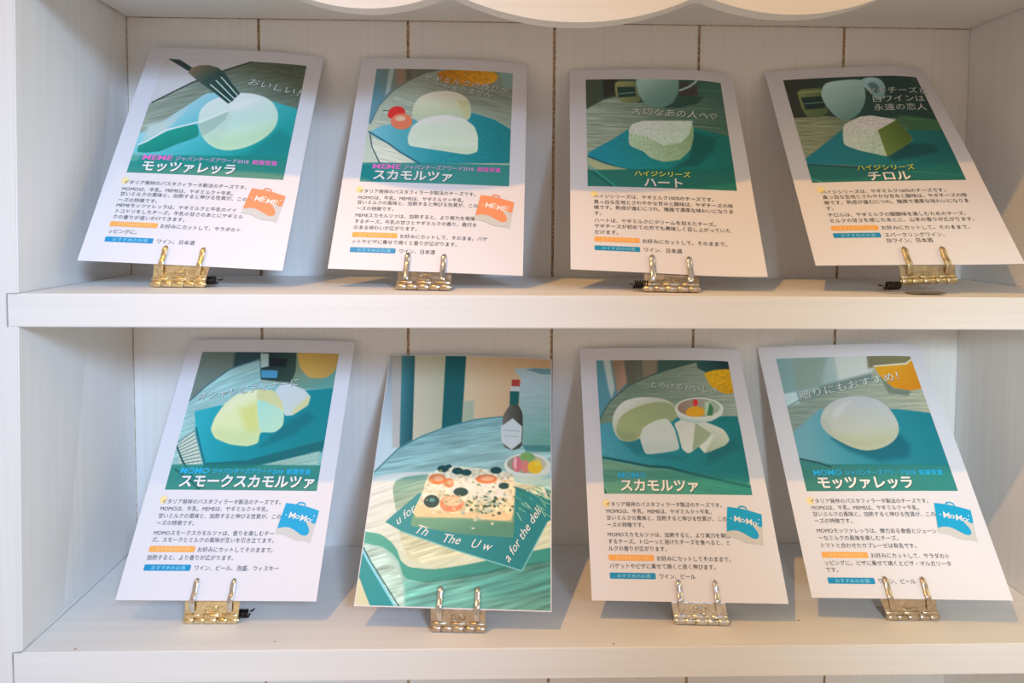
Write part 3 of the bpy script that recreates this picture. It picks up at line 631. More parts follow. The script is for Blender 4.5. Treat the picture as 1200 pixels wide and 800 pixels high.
  ["p",0,1.5,1,["g",61.6,198.0,134.2,196.0,[111,189,181],[103,172,160]],[[34.5,191.3],[52.4,193.6],[82.8,189.1],[163.6,171.9],[162.9,216.2],[37.9,219.6]]],
  ["p",0,8,0.6,[65,151,147],[[81.3,189.4],[163.6,173.3],[163.2,195.2],[105.4,202.1]]],
  ["w",1.0,0.336,-0.263,0.035,0.45,[[1.3,166.4],[34.5,191.3],[163.6,171.9],[162.9,216.2],[28.0,219.9]]],
  ["p",0,3,0.8,[198,228,220],[[-0.2,166.1],[16.0,168.5],[29.3,179.1],[34.2,190.7],[36.9,198.7],[38.8,214.4],[32.7,212.0],[18.3,191.1],[7.5,177.6]]],
  ["w",1.0,0.28,-0.293,0.05,0.5,[[-0.2,166.1],[16.0,168.5],[34.5,190.6],[38.4,211.9],[32.7,212.0],[7.5,177.6]]],
  ["p",0,0.5,1,[28,155,162],[[-7.7,166.6],[-1.5,167.9],[10.0,184.5],[34.2,212.0],[11.2,212.6],[-4.5,186.2]]],
  ["l",1.5,0.4,1,[139,224,247],[[-1.9,167.2],[5.3,177.6],[13.4,187.8],[32.6,211.4]],0],
  ["l",0.9,0.3,1,[22,97,111],[[-0.7,166.7],[7.6,178.3],[16.5,188.7],[35.5,211.3]],0],
  ["p",0,0.6,1,[220,221,183],[[-5.1,191.7],[1.4,190.9],[6.9,200.8],[13.2,211.2],[-1.7,213.0]]],
  ["p",0,0.4,1,["g",26.1,146.7,126.5,175.7,[16,151,162],[11,132,143]],[[15.3,149.2],[39.3,126.5],[117.3,118.1],[164.2,135.4],[144.5,145.7],[125.1,182.4],[73.9,169.0],[28.7,155.8]]],
  ["l",0.8,0.3,1,[128,204,209],[[28.8,156.3],[73.9,169.5],[125.1,182.4],[144.5,146.4]],0],
  ["p",0,0.5,1,["g",72.1,145.4,76.1,158.6,[111,170,143],[84,147,126]],[[36.3,144.1],[116.6,145.7],[117.5,124.4],[118.7,139.6],[117.8,158.6],[79.1,157.3],[36.2,152.0]]],
  ["p",2,0.6,1,["g",62.5,103.6,78.2,145.2,[247,243,217],[239,232,203],[236,221,179]],[[45.6,111.3],[48.6,108.9],[62.4,102.8],[84.9,104.3],[116.2,107.4],[118.6,118.1],[117.7,132.1],[116.6,146.4],[78.2,144.5],[38.9,144.8],[36.5,141.1],[38.7,135.7],[43.0,124.8]]],
  ["n",1.0,0.22,2.6,[[45.5,110.5],[62.4,102.8],[117.0,107.3],[116.6,145.7],[38.9,144.5]]],
  ["p",0,2.5,0.8,[243,211,160],[[37.8,141.8],[40.1,134.2],[62.5,141.2],[116.4,139.7],[116.6,146.4],[78.2,144.9],[39.0,145.1]]],
  ["p",0,5,0.7,[243,250,245],[[63.8,119.6],[94.8,109.2],[111.0,118.3],[114.5,129.1],[86.5,129.9],[64.3,125.8]]],
  ["e",0.6,1,[16,76,82],[57.8,105.7,4.8,-0.1,0.3,2.9]],
  ["e",0.6,1,[16,76,82],[70.0,107.3,4.7,-0.1,0.2,2.9]],
  ["e",0.6,1,[16,76,82],[77.2,108.4,4.5,-0.1,0.2,2.7]],
  ["e",0.6,1,[16,76,82],[101.8,105.8,4.8,-0.1,0.1,2.9]],
  ["e",0.6,1,[16,76,82],[108.8,118.4,4.4,-0.2,0.1,2.6]],
  ["e",0.6,1,[16,76,82],[73.9,124.3,6.0,-0.1,0.3,3.5]],
  ["e",0.6,1,[16,76,82],[62.5,103.6,2.5,0.0,0.1,1.6]],
  ["e",0.8,1,[236,136,82],[53.8,114.3,7.0,-0.2,0.5,4.4]],
  ["e",1.2,1,[250,189,149],[54.8,114.0,4.1,-0.1,0.2,2.4]],
  ["e",0.8,1,[236,136,82],[63.6,117.2,4.1,-0.1,0.3,3.8]],
  ["e",1.2,1,[250,189,149],[64.5,116.9,2.5,-0.1,0.2,2.1]],
  ["e",0.8,1,[236,136,82],[94.2,113.2,8.9,-0.2,0.2,3.8]],
  ["e",1.2,1,[250,189,149],[95.1,112.9,5.3,-0.2,0.1,2.1]],
  ["e",0.6,1,[239,147,111],[67.3,133.8,9.6,-0.3,0.5,6.6]],
  ["e",1.0,1,[250,211,171],[67.6,131.9,7.8,-0.2,0.3,4.0]],
  ["n",1.0,0.2,1.5,[[58.3,129.1],[75.5,128.6],[76.2,137.8],[59.2,138.2]]],
  ["e",0.5,1,[11,76,84],[50.8,132.4,6.3,-0.2,0.5,5.1]],
  ["e",0.6,1,[75,162,160],[51.1,131.4,2.4,0.0,0.1,1.6]],
  ["e",0.5,1,[75,112,90],[93.5,136.2,1.1,0.0,0.0,0.7]],
  ["e",0.5,1,[75,112,90],[104.6,134.1,1.1,0.0,0.1,1.4]],
  ["e",0.5,1,[75,112,90],[95.3,140.5,1.1,0.0,0.1,0.7]],
  ["e",0.5,1,[128,151,111],[92.1,147.2,0.8,0.0,0.0,1.1]],
  ["e",0.5,1,[171,194,181],[94.6,129.8,1.1,0.0,0.1,1.1]],
  ["e",0.5,1,[128,151,111],[110.4,130.3,1.1,0.0,0.0,1.3]],
  ["e",0.5,1,[75,112,90],[87.4,127.6,0.9,-0.1,0.0,0.9]],
  ["e",0.5,1,[75,112,90],[108.9,129.4,1.7,0.0,0.1,1.3]],
  ["e",0.5,1,[48,87,75],[102.9,129.1,1.7,0.0,0.1,1.3]],
  ["e",0.5,1,[203,219,203],[96.5,139.1,1.1,0.0,0.1,1.0]],
  ["e",0.5,1,[171,194,181],[87.8,143.5,0.8,0.0,0.0,0.7]],
  ["e",0.5,1,[203,219,203],[104.2,133.1,1.4,0.0,0.0,1.1]],
  ["e",0.5,1,[171,194,181],[99.1,133.3,1.1,0.0,0.0,0.7]],
  ["e",0.5,1,[171,194,181],[87.5,135.0,1.2,0.0,0.1,1.1]],
  ["e",0.5,1,[203,219,203],[73.8,129.5,0.9,0.0,0.0,0.7]],
  ["e",0.5,1,[203,219,203],[91.3,141.1,1.5,-0.1,0.0,0.6]],
  ["e",0.5,1,[128,151,111],[92.5,134.8,1.1,0.0,0.0,0.7]],
  ["e",0.5,1,[203,219,203],[89.8,118.7,0.9,0.0,0.1,0.9]],
  ["e",0.5,1,[75,112,90],[94.1,127.6,1.7,-0.1,0.1,1.1]],
  ["e",0.5,1,[220,221,192],[91.5,137.2,1.2,0.0,0.1,0.7]],
  ["e",0.5,1,[220,221,192],[88.4,131.6,1.3,0.0,0.0,0.9]],
  ["e",0.5,1,[75,112,90],[101.2,142.1,1.1,0.0,0.1,0.8]],
  ["e",0.5,1,[75,112,90],[87.1,135.1,1.7,0.0,0.1,0.7]],
  ["e",0.5,1,[75,112,90],[98.3,134.6,1.4,-0.1,0.1,0.7]],
  ["e",0.5,1,[48,87,75],[81.0,131.6,1.1,0.0,0.0,0.7]],
  ["e",0.5,1,[203,219,203],[85.7,152.4,1.4,-0.1,0.0,0.7]],
  ["e",0.5,1,[203,219,203],[93.8,139.4,0.8,0.0,0.0,0.9]],
  ["e",0.5,1,[75,112,90],[86.7,128.8,1.0,-0.1,0.1,0.7]],
  ["e",0.5,1,[128,151,111],[93.0,137.8,1.0,0.0,0.0,0.8]],
  ["e",0.5,1,[48,87,75],[94.9,134.9,1.7,0.0,0.1,1.1]],
  ["e",0.5,1,[171,194,181],[77.0,141.0,1.4,0.0,0.1,1.2]],
  ["e",0.5,1,[48,87,75],[101.9,134.7,1.2,0.0,0.1,1.3]],
  ["e",0.5,1,[171,194,181],[109.7,125.2,1.1,0.0,0.1,1.2]],
  ["e",0.5,1,[128,151,111],[89.4,139.1,1.0,0.0,0.1,1.2]],
  ["e",0.5,1,[128,151,111],[88.3,138.5,1.3,0.0,0.1,1.3]],
  ["e",0.5,1,[203,219,203],[106.3,131.1,0.8,0.0,0.0,1.3]],
  ["e",0.5,1,[171,194,181],[93.5,128.9,1.5,0.0,0.0,1.3]],
  ["e",0.5,1,[203,219,203],[84.6,128.1,1.5,-0.1,0.1,1.3]],
  ["e",0.5,1,[128,151,111],[94.6,129.6,1.0,0.0,0.1,1.1]],
  ["e",0.5,1,[48,87,75],[105.9,140.2,1.5,-0.1,0.0,1.2]],
  ["e",0.5,1,[48,87,75],[114.7,137.6,0.9,0.0,0.0,1.1]],
  ["e",0.5,1,[75,112,90],[94.1,127.0,1.3,-0.1,0.1,0.6]],
  ["e",0.5,1,[203,219,203],[91.3,130.9,1.3,-0.1,0.0,0.8]],
  ["e",0.5,1,[128,151,111],[96.6,134.0,1.6,0.0,0.1,1.3]],
  ["e",0.5,1,[220,221,192],[101.6,123.9,0.9,0.0,0.1,1.1]],
  ["e",0.5,1,[220,221,192],[100.7,148.4,1.1,-0.1,0.1,1.1]],
  ["e",0.5,1,[48,87,75],[96.8,135.0,1.4,0.0,0.1,1.3]],
  ["e",0.5,1,[171,194,181],[102.6,133.2,1.4,0.0,0.0,1.0]],
  ["e",0.5,1,[220,221,192],[97.3,130.8,1.1,0.0,0.1,1.2]],
  ["e",0.5,1,[171,194,181],[101.9,138.3,1.1,-0.1,0.1,0.7]],
  ["e",0.5,1,[75,112,90],[99.6,138.8,1.1,-0.1,0.1,1.0]],
  ["e",0.5,1,[220,221,192],[92.7,132.9,1.0,0.0,0.0,1.1]],
  ["e",0.5,1,[220,221,192],[95.4,125.7,1.3,0.0,0.0,1.0]],
  ["e",0.5,1,[171,194,181],[97.7,128.9,1.5,0.0,0.1,1.4]],
  ["e",0.5,1,[220,221,192],[96.0,133.5,1.6,-0.1,0.1,1.0]],
  ["e",0.5,1,[220,221,192],[95.0,126.0,1.7,0.0,0.0,1.0]],
  ["e",0.5,1,[128,151,111],[85.1,129.6,0.9,0.0,0.0,1.2]],
  ["e",0.5,1,[171,194,181],[101.4,132.8,1.1,0.0,0.0,1.1]],
  ["e",0.5,1,[48,87,75],[94.9,130.1,1.6,-0.1,0.0,0.9]],
  ["e",0.5,1,[171,194,181],[96.3,125.0,1.6,-0.1,0.0,0.7]],
  ["e",0.5,1,[128,151,111],[98.3,131.9,1.3,0.0,0.0,0.9]],
  ["e",0.5,1,[75,112,90],[102.1,128.0,1.3,-0.1,0.1,1.1]],
  ["e",0.5,1,[48,87,75],[97.8,123.3,1.6,-0.1,0.0,0.7]],
  ["e",0.5,1,[75,112,90],[106.6,132.5,1.7,-0.1,0.0,0.6]],
  ["e",0.5,1,[171,194,181],[98.2,139.2,1.6,-0.1,0.1,0.8]],
  ["e",0.5,1,[220,221,192],[86.8,146.1,1.1,0.0,0.0,1.0]],
  ["e",0.5,1,[171,194,181],[90.4,128.8,1.0,-0.1,0.0,0.8]],
  ["e",0.5,1,[128,151,111],[82.8,132.6,1.6,0.0,0.1,1.0]],
  ["e",0.5,1,[48,87,75],[91.3,139.4,0.7,-0.1,0.0,0.7]],
  ["e",0.5,1,[220,221,192],[81.5,135.7,1.6,0.0,0.1,1.0]],
  ["e",0.5,1,[171,194,181],[88.9,131.3,0.9,-0.1,0.1,1.3]],
  ["e",0.5,1,[128,151,111],[103.9,129.4,1.0,0.0,0.0,0.7]],
  ["e",0.5,1,[75,112,90],[79.8,134.7,1.2,0.0,0.0,1.1]],
  ["e",0.5,1,[203,219,203],[97.2,136.8,1.0,0.0,0.1,1.4]],
  ["e",0.5,1,[48,87,75],[83.4,138.3,1.3,0.0,0.1,1.2]],
  ["e",0.5,1,[75,112,90],[92.5,140.5,0.9,0.0,0.0,0.7]],
  ["e",0.5,1,[171,194,181],[96.6,132.7,1.0,-0.1,0.0,1.2]],
  ["e",0.5,1,[171,194,181],[88.9,145.3,1.4,0.0,0.1,1.2]],
  ["e",0.5,1,[128,151,111],[88.8,135.2,1.4,-0.1,0.0,0.7]],
  ["e",0.5,1,[203,219,203],[87.2,124.9,1.3,-0.1,0.1,1.0]],
  ["e",0.5,1,[203,219,203],[94.9,138.2,1.2,0.0,0.0,0.9]],
  ["e",0.5,1,[220,221,192],[97.8,130.2,1.2,0.0,0.1,1.1]],
  ["e",0.5,1,[171,194,181],[88.9,138.7,1.1,-0.1,0.0,0.6]],
  ["e",0.5,1,[48,87,75],[116.4,134.6,1.0,0.0,0.1,0.8]],
  ["e",0.5,1,[171,194,181],[95.8,129.6,1.2,0.0,0.0,1.0]],
  ["e",0.5,1,[171,194,181],[73.8,131.6,1.2,0.0,0.1,1.2]],
  ["e",0.5,1,[48,87,75],[101.2,131.1,1.6,0.0,0.1,1.3]],
  ["e",0.5,1,[171,194,181],[97.3,139.5,1.6,-0.1,0.0,0.8]],
  ["e",0.5,1,[203,219,203],[97.4,128.1,1.5,0.0,0.1,1.3]],
  ["e",0.5,1,[220,221,192],[92.9,144.8,1.4,0.0,0.1,0.9]],
  ["e",0.6,1,[160,172,128],[88.1,118.1,1.5,-0.1,0.1,1.0]],
  ["e",0.6,1,[234,204,160],[106.5,128.5,1.3,0.0,0.0,0.9]],
  ["e",0.6,1,[234,204,160],[113.3,117.9,0.7,0.0,0.0,0.9]],
  ["e",0.6,1,[213,183,128],[81.9,134.9,1.3,-0.1,0.0,0.5]],
  ["e",0.6,1,[213,183,128],[68.8,127.6,0.8,0.0,0.1,0.7]],
  ["e",0.6,1,[213,183,128],[49.4,115.2,0.9,0.0,0.1,1.1]],
  ["e",0.6,1,[160,172,128],[46.8,131.5,0.8,-0.1,0.0,0.6]],
  ["e",0.6,1,[213,183,128],[101.3,116.3,1.0,0.0,0.0,0.8]],
  ["e",0.6,1,[160,172,128],[57.3,124.2,0.7,0.0,0.1,0.8]],
  ["e",0.6,1,[160,172,128],[83.5,116.2,0.8,0.0,0.1,1.0]],
  ["e",0.6,1,[160,172,128],[55.9,107.7,1.5,-0.1,0.1,1.1]],
  ["e",0.6,1,[234,204,160],[69.3,137.9,1.5,0.0,0.1,1.1]],
  ["e",0.6,1,[213,183,128],[67.9,128.3,0.8,-0.1,0.0,0.7]],
  ["e",0.6,1,[160,172,128],[73.4,127.7,1.3,0.0,0.1,0.9]],
  ["e",0.6,1,[250,250,250],[52.9,141.0,0.8,0.0,0.1,0.5]],
  ["e",0.6,1,[213,183,128],[109.5,114.5,0.8,0.0,0.0,0.9]],
  ["e",0.6,1,[213,183,128],[88.9,106.4,1.2,0.0,0.0,0.7]],
  ["e",0.6,1,[160,172,128],[63.2,135.9,0.7,0.0,0.1,1.1]],
  ["e",0.6,1,[250,250,250],[105.4,125.9,0.8,0.0,0.1,1.0]],
  ["e",0.6,1,[250,250,250],[107.7,131.5,1.3,-0.1,0.0,0.9]],
  ["e",0.6,1,[160,172,128],[63.8,127.5,1.2,-0.1,0.1,0.9]],
  ["e",0.6,1,[213,183,128],[113.0,111.2,1.3,0.0,0.0,0.5]],
  ["e",0.6,1,[160,172,128],[111.2,129.3,1.5,-0.1,0.0,0.5]],
  ["e",0.6,1,[250,250,250],[94.2,129.2,1.5,-0.1,0.1,0.5]],
  ["e",0.6,1,[160,172,128],[100.2,119.6,1.2,0.0,0.0,0.8]],
  ["e",0.6,1,[213,183,128],[71.0,132.4,1.4,-0.1,0.1,0.9]],
  ["e",0.6,1,[250,250,250],[57.4,119.6,1.0,-0.1,0.1,0.7]],
  ["e",0.6,1,[213,183,128],[110.3,129.1,1.0,-0.1,0.1,0.8]],
  ["e",0.6,1,[250,250,250],[110.1,112.3,0.9,0.0,0.0,1.1]],
  ["e",0.6,1,[160,172,128],[45.5,111.5,0.9,0.0,0.1,0.9]],
  ["e",0.6,1,[234,204,160],[110.1,122.9,0.6,0.0,0.0,0.7]],
  ["e",0.6,1,[213,183,128],[58.2,141.1,1.2,0.0,0.0,0.7]],
  ["e",0.6,1,[234,204,160],[75.3,111.3,0.6,0.0,0.0,1.0]],
  ["e",0.6,1,[213,183,128],[59.5,118.5,1.2,0.0,0.0,0.6]],
  ["e",0.6,1,[250,250,250],[79.7,139.8,1.1,0.0,0.0,0.6]],
  ["e",0.6,1,[234,204,160],[87.0,127.0,1.3,0.0,0.0,0.5]],
  ["e",0.6,1,[160,172,128],[61.6,127.3,1.2,-0.1,0.0,0.5]],
  ["e",0.6,1,[160,172,128],[62.2,132.5,1.1,-0.1,0.0,0.7]],
  ["e",0.6,1,[160,172,128],[109.8,134.4,1.2,0.0,0.0,0.8]],
  ["e",0.6,1,[160,172,128],[62.7,118.6,1.1,0.0,0.1,0.8]],
  ["l",0.5369687970097724,0.3,1,[22,119,120],[[133.1,136.9],[136.3,140.9]],0],
  ["l",0.525717830429572,0.3,1,[149,204,181],[[145.3,121.3],[150.9,125.7]],0],
  ["l",0.8022773047879674,0.3,1,[22,119,120],[[141.9,120.0],[147.0,125.9]],0],
  ["l",0.6045537689425506,0.3,1,[43,140,128],[[123.6,120.0],[126.7,124.1]],0],
  ["l",0.5702233660513332,0.3,1,[43,140,128],[[138.6,129.8],[147.3,132.1]],0],
  ["l",0.6801574046613537,0.3,1,[22,119,120],[[117.3,126.5],[120.4,131.2]],0],
  ["l",0.6417627491013639,0.3,1,[22,119,120],[[128.7,120.4],[131.3,124.4]],0],
  ["l",0.9992928061380342,0.3,1,[96,177,158],[[140.2,122.7],[144.0,128.8]],0],
  ["l",0.5324092473554694,0.3,1,[149,204,181],[[142.4,138.8],[147.5,142.2]],0],
  ["l",0.8448943051031965,0.3,1,[96,177,158],[[135.9,132.1],[140.8,135.5]],0],
  ["l",0.7585591946703352,0.3,1,[149,204,181],[[120.5,139.6],[123.8,145.5]],0],
  ["l",0.8116030509412346,0.3,1,[96,177,158],[[135.7,121.3],[140.8,125.2]],0],
  ["l",0.6521136074992326,0.3,1,[149,204,181],[[120.9,135.4],[126.7,138.6]],0],
  ["l",0.992780263069447,0.3,1,[43,140,128],[[144.6,121.5],[149.2,124.3]],0],
  ["l",0.790299641184374,0.3,1,[22,119,120],[[121.1,129.3],[126.9,133.3]],0],
  ["l",0.8485775122481467,0.3,1,[149,204,181],[[123.9,131.5],[128.9,135.3]],0],
  ["l",0.8528994888405557,0.3,1,[43,140,128],[[120.7,122.3],[125.3,128.4]],0],
  ["l",0.5486074718213534,0.3,1,[22,119,120],[[134.3,124.3],[143.4,127.4]],0],
  ["l",0.5479138306330329,0.3,1,[149,204,181],[[139.6,125.5],[148.5,128.5]],0],
  ["l",0.8275728474692067,0.3,1,[22,119,120],[[116.7,119.1],[126.7,121.3]],0],
  ["l",0.6208986961564128,0.3,1,[43,140,128],[[122.6,124.1],[131.0,128.6]],0],
  ["l",0.5218211714033967,0.3,1,[22,119,120],[[144.1,127.6],[150.1,130.5]],0],
  ["l",0.8686367237726833,0.3,1,[22,119,120],[[117.4,119.0],[125.8,123.8]],0],
  ["l",0.5002832388371813,0.3,1,[149,204,181],[[144.9,125.7],[148.4,128.9]],0],
  ["l",0.786839911463755,0.3,1,[96,177,158],[[118.9,127.1],[123.1,129.2]],0],
  ["l",0.5136449377689644,0.3,1,[149,204,181],[[127.5,120.5],[133.3,122.7]],0],
  ["l",0.9507369171212114,0.3,1,[43,140,128],[[118.8,121.7],[124.5,124.4]],0],
  ["l",0.9568410766433195,0.3,1,[96,177,158],[[125.6,133.2],[133.5,137.3]],0],
  ["l",0.5384328354552783,0.3,1,[43,140,128],[[139.7,125.7],[144.1,128.7]],0],
  ["l",0.8108692883086073,0.3,1,[43,140,128],[[129.0,134.1],[135.6,138.9]],0],
  ["l",0.814743376574065,0.3,1,[22,119,120],[[124.4,126.0],[126.0,128.3]],0],
  ["l",0.9618735217375691,0.3,1,[43,140,128],[[134.3,135.2],[138.0,137.6]],0],
  ["l",0.5058729977879861,0.3,1,[43,140,128],[[128.6,136.8],[130.5,139.4]],0],
  ["l",0.5705461253713089,0.3,1,[149,204,181],[[138.7,128.6],[146.3,131.8]],0],
  ["l",0.9874920955888201,0.3,1,[43,140,128],[[120.6,130.6],[124.6,136.7]],0],
  ["l",0.8708090203895814,0.3,1,[149,204,181],[[139.0,135.4],[142.8,141.6]],0],
  ["l",0.5159144056676397,0.3,1,[43,140,128],[[134.6,136.1],[137.9,142.3]],0],
  ["l",0.5880160139720847,0.3,1,[96,177,158],[[123.7,132.2],[126.7,134.8]],0],
  ["l",0.5010206655362404,0.3,1,[22,119,120],[[129.8,133.4],[137.0,135.7]],0],
  ["l",0.7871777200348304,0.3,1,[149,204,181],[[138.8,121.7],[143.0,127.2]],0],
  ["l",0.8682715506786185,0.3,1,[22,119,120],[[139.6,132.8],[143.3,133.9]],0],
  ["l",0.587027744189905,0.3,1,[96,177,158],[[122.9,136.0],[125.5,138.0]],0],
  ["l",0.7505577224589278,0.3,1,[149,204,181],[[141.3,129.4],[143.0,132.4]],0],
  ["l",0.957727864075557,0.3,1,[149,204,181],[[126.5,131.1],[130.8,135.3]],0],
  ["l",0.528777103357438,0.3,1,[149,204,181],[[135.7,133.6],[142.6,136.4]],0],
  ["l",0.8559681149127698,0.3,1,[96,177,158],[[142.7,119.5],[151.7,121.9]],0],
  ["l",0.8196887288884482,0.3,1,[96,177,158],[[130.5,127.0],[132.3,129.4]],0],
  ["l",0.7140126768978958,0.3,1,[43,140,128],[[141.1,134.0],[146.4,139.0]],0],
  ["l",0.7278681901578492,0.3,1,[43,140,128],[[143.2,120.6],[147.5,122.0]],0],
  ["l",0.820053902454766,0.3,1,[149,204,181],[[141.4,126.3],[148.1,128.9]],0],
  ["l",0.8503959860145025,0.3,1,[96,177,158],[[132.9,124.3],[140.0,127.7]],0],
  ["l",0.8459595656960255,0.3,1,[43,140,128],[[120.9,135.7],[124.4,141.8]],0],
  ["l",0.78113184826309,0.3,1,[96,177,158],[[135.6,121.3],[137.9,124.1]],0],
  ["l",0.7304219442395498,0.3,1,[96,177,158],[[131.9,120.1],[137.6,121.7]],0],
  ["l",0.8803199573890104,0.3,1,[96,177,158],[[135.1,118.6],[140.1,120.4]],0],
  ["l",0.5031626638099358,0.3,1,[43,140,128],[[140.1,130.9],[142.2,134.2]],0],
  ["l",0.8615711716695413,0.3,1,[22,119,120],[[127.0,136.1],[132.6,140.5]],0],
  ["l",0.5840259206809069,0.3,1,[96,177,158],[[141.2,128.9],[143.0,132.1]],0],
  ["l",0.6613479000624071,0.3,1,[22,119,120],[[143.6,122.3],[146.2,126.8]],0],
  ["l",0.6821804766652215,0.3,1,[96,177,158],[[140.2,130.8],[143.7,134.5]],0],
 ],
 [
  ["p",0,0.1,1,["g",42.8,40.1,134.3,54.1,[127,154,134],[172,188,170]],[[6.5,6.3],[142.5,6.2],[142.2,135.5],[6.3,136.9]]],
  ["w",1.0,0.16,-0.06,0.05,1.5,[[26.2,31.0],[139.7,12.0],[135.6,66.3],[15.1,70.4]]],
  ["p",0,1.0,1,["g",20.9,31.0,70.9,17.7,[96,163,181],[125,124,110],[69,102,97]],[[6.5,6.3],[109.2,6.2],[104.5,14.3],[79.2,21.5],[61.2,28.1],[41.3,37.4],[24.8,51.0],[13.8,69.0],[10.0,70.4]]],
  ["p",0,2,0.9,[212,226,223],[[20.5,10.2],[26.9,10.2],[29.3,40.1],[25.8,49.2],[23.8,40.2]]],
  ["p",0,1.5,0.9,["g",28.6,21.6,40.4,27.2,[160,133,112],[198,154,126]],[[28.5,10.2],[39.1,10.1],[40.7,33.7],[31.3,43.8]]],
  ["p",0,2,0.8,[104,106,92],[[39.6,10.1],[50.6,10.1],[49.4,32.7],[41.3,37.4]]],
  ["p",0,2,0.8,[163,147,123],[[55.9,10.1],[70.9,10.1],[68.5,24.3],[55.8,30.0]]],
  ["p",0,2,0.8,[60,102,97],[[72.6,10.1],[106.9,10.1],[104.5,14.3],[79.2,21.5],[70.2,24.3]]],
  ["l",0.9,0.4,1,[60,97,95],[[13.8,69.5],[18.2,60.8],[24.8,51.0],[41.3,37.4],[61.2,28.1],[79.2,21.5],[104.5,14.3]],1],
  ["p",0,0.8,1,["g",107.8,15.8,131.9,17.7,[51,97,95],[20,65,70]],[[105.1,10.1],[138.3,10.1],[134.9,22.4],[113.5,24.8],[105.9,20.0]]],
  ["p",2,0.8,1,["g",113.4,25.2,133.1,41.6,[250,197,26],[232,172,24]],[[110.7,24.8],[120.9,21.4],[139.4,19.2],[137.2,42.5],[126.7,44.4],[115.3,37.7]]],
  ["n",1.0,0.15,2.0,[[111.7,24.8],[138.4,19.9],[136.4,42.0],[125.9,43.8]]],
  ["p",0,0.8,1,["g",19.4,80.6,130.9,102.9,[80,172,194],[26,149,163],[13,129,134]],[[12.9,72.5],[40.3,68.9],[134.3,64.2],[138.9,115.6],[130.2,125.0],[78.5,111.0],[50.1,106.8],[12.9,101.4]]],
  ["n",1.0,0.08,1.0,[[14.9,73.8],[134.2,64.6],[135.0,115.6],[14.9,100.6]]],
  ["p",0,5,0.6,[8,106,117],[[103.0,96.7],[129.4,83.3],[132.6,93.2],[101.5,106.4]]],
  ["p",0,4,0.6,[15,120,130],[[30.6,87.3],[52.3,83.8],[50.9,98.7],[86.3,100.1],[79.4,104.2],[42.7,98.8]]],
  ["p",0,0.7,1,["g",36.6,113.3,121.6,129.6,[118,174,148],[46,154,146]],[[11.5,101.6],[37.3,105.3],[78.4,111.7],[133.9,121.8],[137.6,135.5],[9.5,136.9]]],
  ["w",1.0,0.16,0.155,0.05,1.5,[[11.4,103.9],[78.1,114.5],[135.9,128.0],[136.0,135.6],[9.5,136.9]]],
  ["l",2.2,1.0,1,[15,97,103],[[13.5,101.3],[29.3,104.1],[53.1,108.7],[69.1,109.5],[87.7,114.4],[134.9,124.6]],0],
  ["l",0.6,0.4,1,[102,183,184],[[13.9,102.6],[28.4,105.4],[51.4,110.0]],0],
  ["l",2.0,0.6,1,[24,92,90],[[13.0,125.3],[16.1,132.2]],0],
  ["p",1,0.6,1,["g",42.1,48.3,50.9,63.3,[241,247,245],[214,224,201]],[[24.6,73.8],[26.1,63.4],[34.6,51.9],[49.0,47.7],[64.3,48.0],[75.9,50.5],[81.9,57.0],[82.4,66.6],[69.9,73.5],[43.7,87.5],[32.2,87.9],[27.3,82.6]]],
  ["p",1,1.0,1,["g",40.5,66.8,74.4,63.1,[180,197,143],[169,188,143]],[[27.8,75.5],[32.2,65.1],[46.5,56.6],[63.9,51.9],[78.1,53.3],[81.9,59.6],[81.4,67.5],[68.3,73.5],[53.0,77.0],[44.6,87.2],[32.5,87.6],[28.3,82.3]]],
  ["o",0,5,0.6,[145,167,126],[[28.7,78.9],[44.3,80.5],[44.6,87.2],[32.5,87.6]]],
  ["p",2,0.5,1,["g",113.0,73.3,109.7,95.0,[230,237,225],[192,210,177]],[[96.7,71.3],[105.2,69.9],[120.7,76.3],[124.5,85.3],[120.1,90.3],[101.5,97.7],[97.1,92.1]]],
  ["p",0,0.6,1,[234,242,234],[[105.6,78.4],[111.6,82.1],[101.3,97.4],[97.1,92.1]]],
  ["p",2,0.5,1,["g",83.6,70.0,90.2,95.1,[232,240,230],[239,244,236]],[[78.1,71.8],[85.6,67.9],[96.3,68.2],[109.0,80.1],[104.5,86.0],[89.2,97.1],[86.4,97.5],[82.3,93.9],[80.7,80.3]]],
  ["p",0,0.8,1,[174,192,157],[[96.8,70.8],[109.4,80.4],[104.5,86.0],[97.2,91.5],[91.0,95.1]]],
  ["p",2,0.5,1,["g",57.0,70.2,62.2,98.6,[230,242,232],[218,233,232]],[[47.3,84.7],[51.1,75.3],[62.1,69.1],[72.3,67.0],[78.0,75.2],[80.9,94.6],[65.6,97.3],[50.8,99.0]]],
  ["o",0,6,0.6,[203,222,214],[[48.4,90.5],[66.4,90.4],[80.8,92.7],[80.9,94.7],[65.6,97.5],[50.8,99.2]]],
  ["p",2,0.5,1,["g",101.0,64.8,100.1,71.3,[232,242,236],[192,224,216]],[[80.0,61.4],[83.8,68.3],[91.8,70.8],[101.7,71.3],[112.0,69.0],[121.1,63.8],[123.3,58.6]]],
  ["e",0.4,1,[234,242,234],[101.9,58.1,21.4,-0.1,-1.4,10.1]],
  ["e",0.6,1,["g",85.1,57.8,118.7,57.7,[169,140,126],[180,201,179]],[101.7,57.4,18.7,-0.1,-1.2,8.2]],
  ["p",0,0.8,1,[198,235,197],[[107.7,52.5],[113.1,50.7],[113.4,59.5],[108.6,63.9],[106.0,64.7]]],
  ["p",0,0.8,1,[69,138,95],[[112.0,52.4],[114.5,57.7],[112.7,64.4],[107.7,64.4]]],
  ["p",1,0.7,1,[250,185,41],[[88.7,63.1],[91.9,57.8],[98.9,55.7],[106.1,57.8],[106.4,63.9],[100.8,65.6],[92.5,65.5]]],
  ["e",0.5,1,[250,47,61],[99.3,52.8,2.2,0.0,-0.5,3.2]],
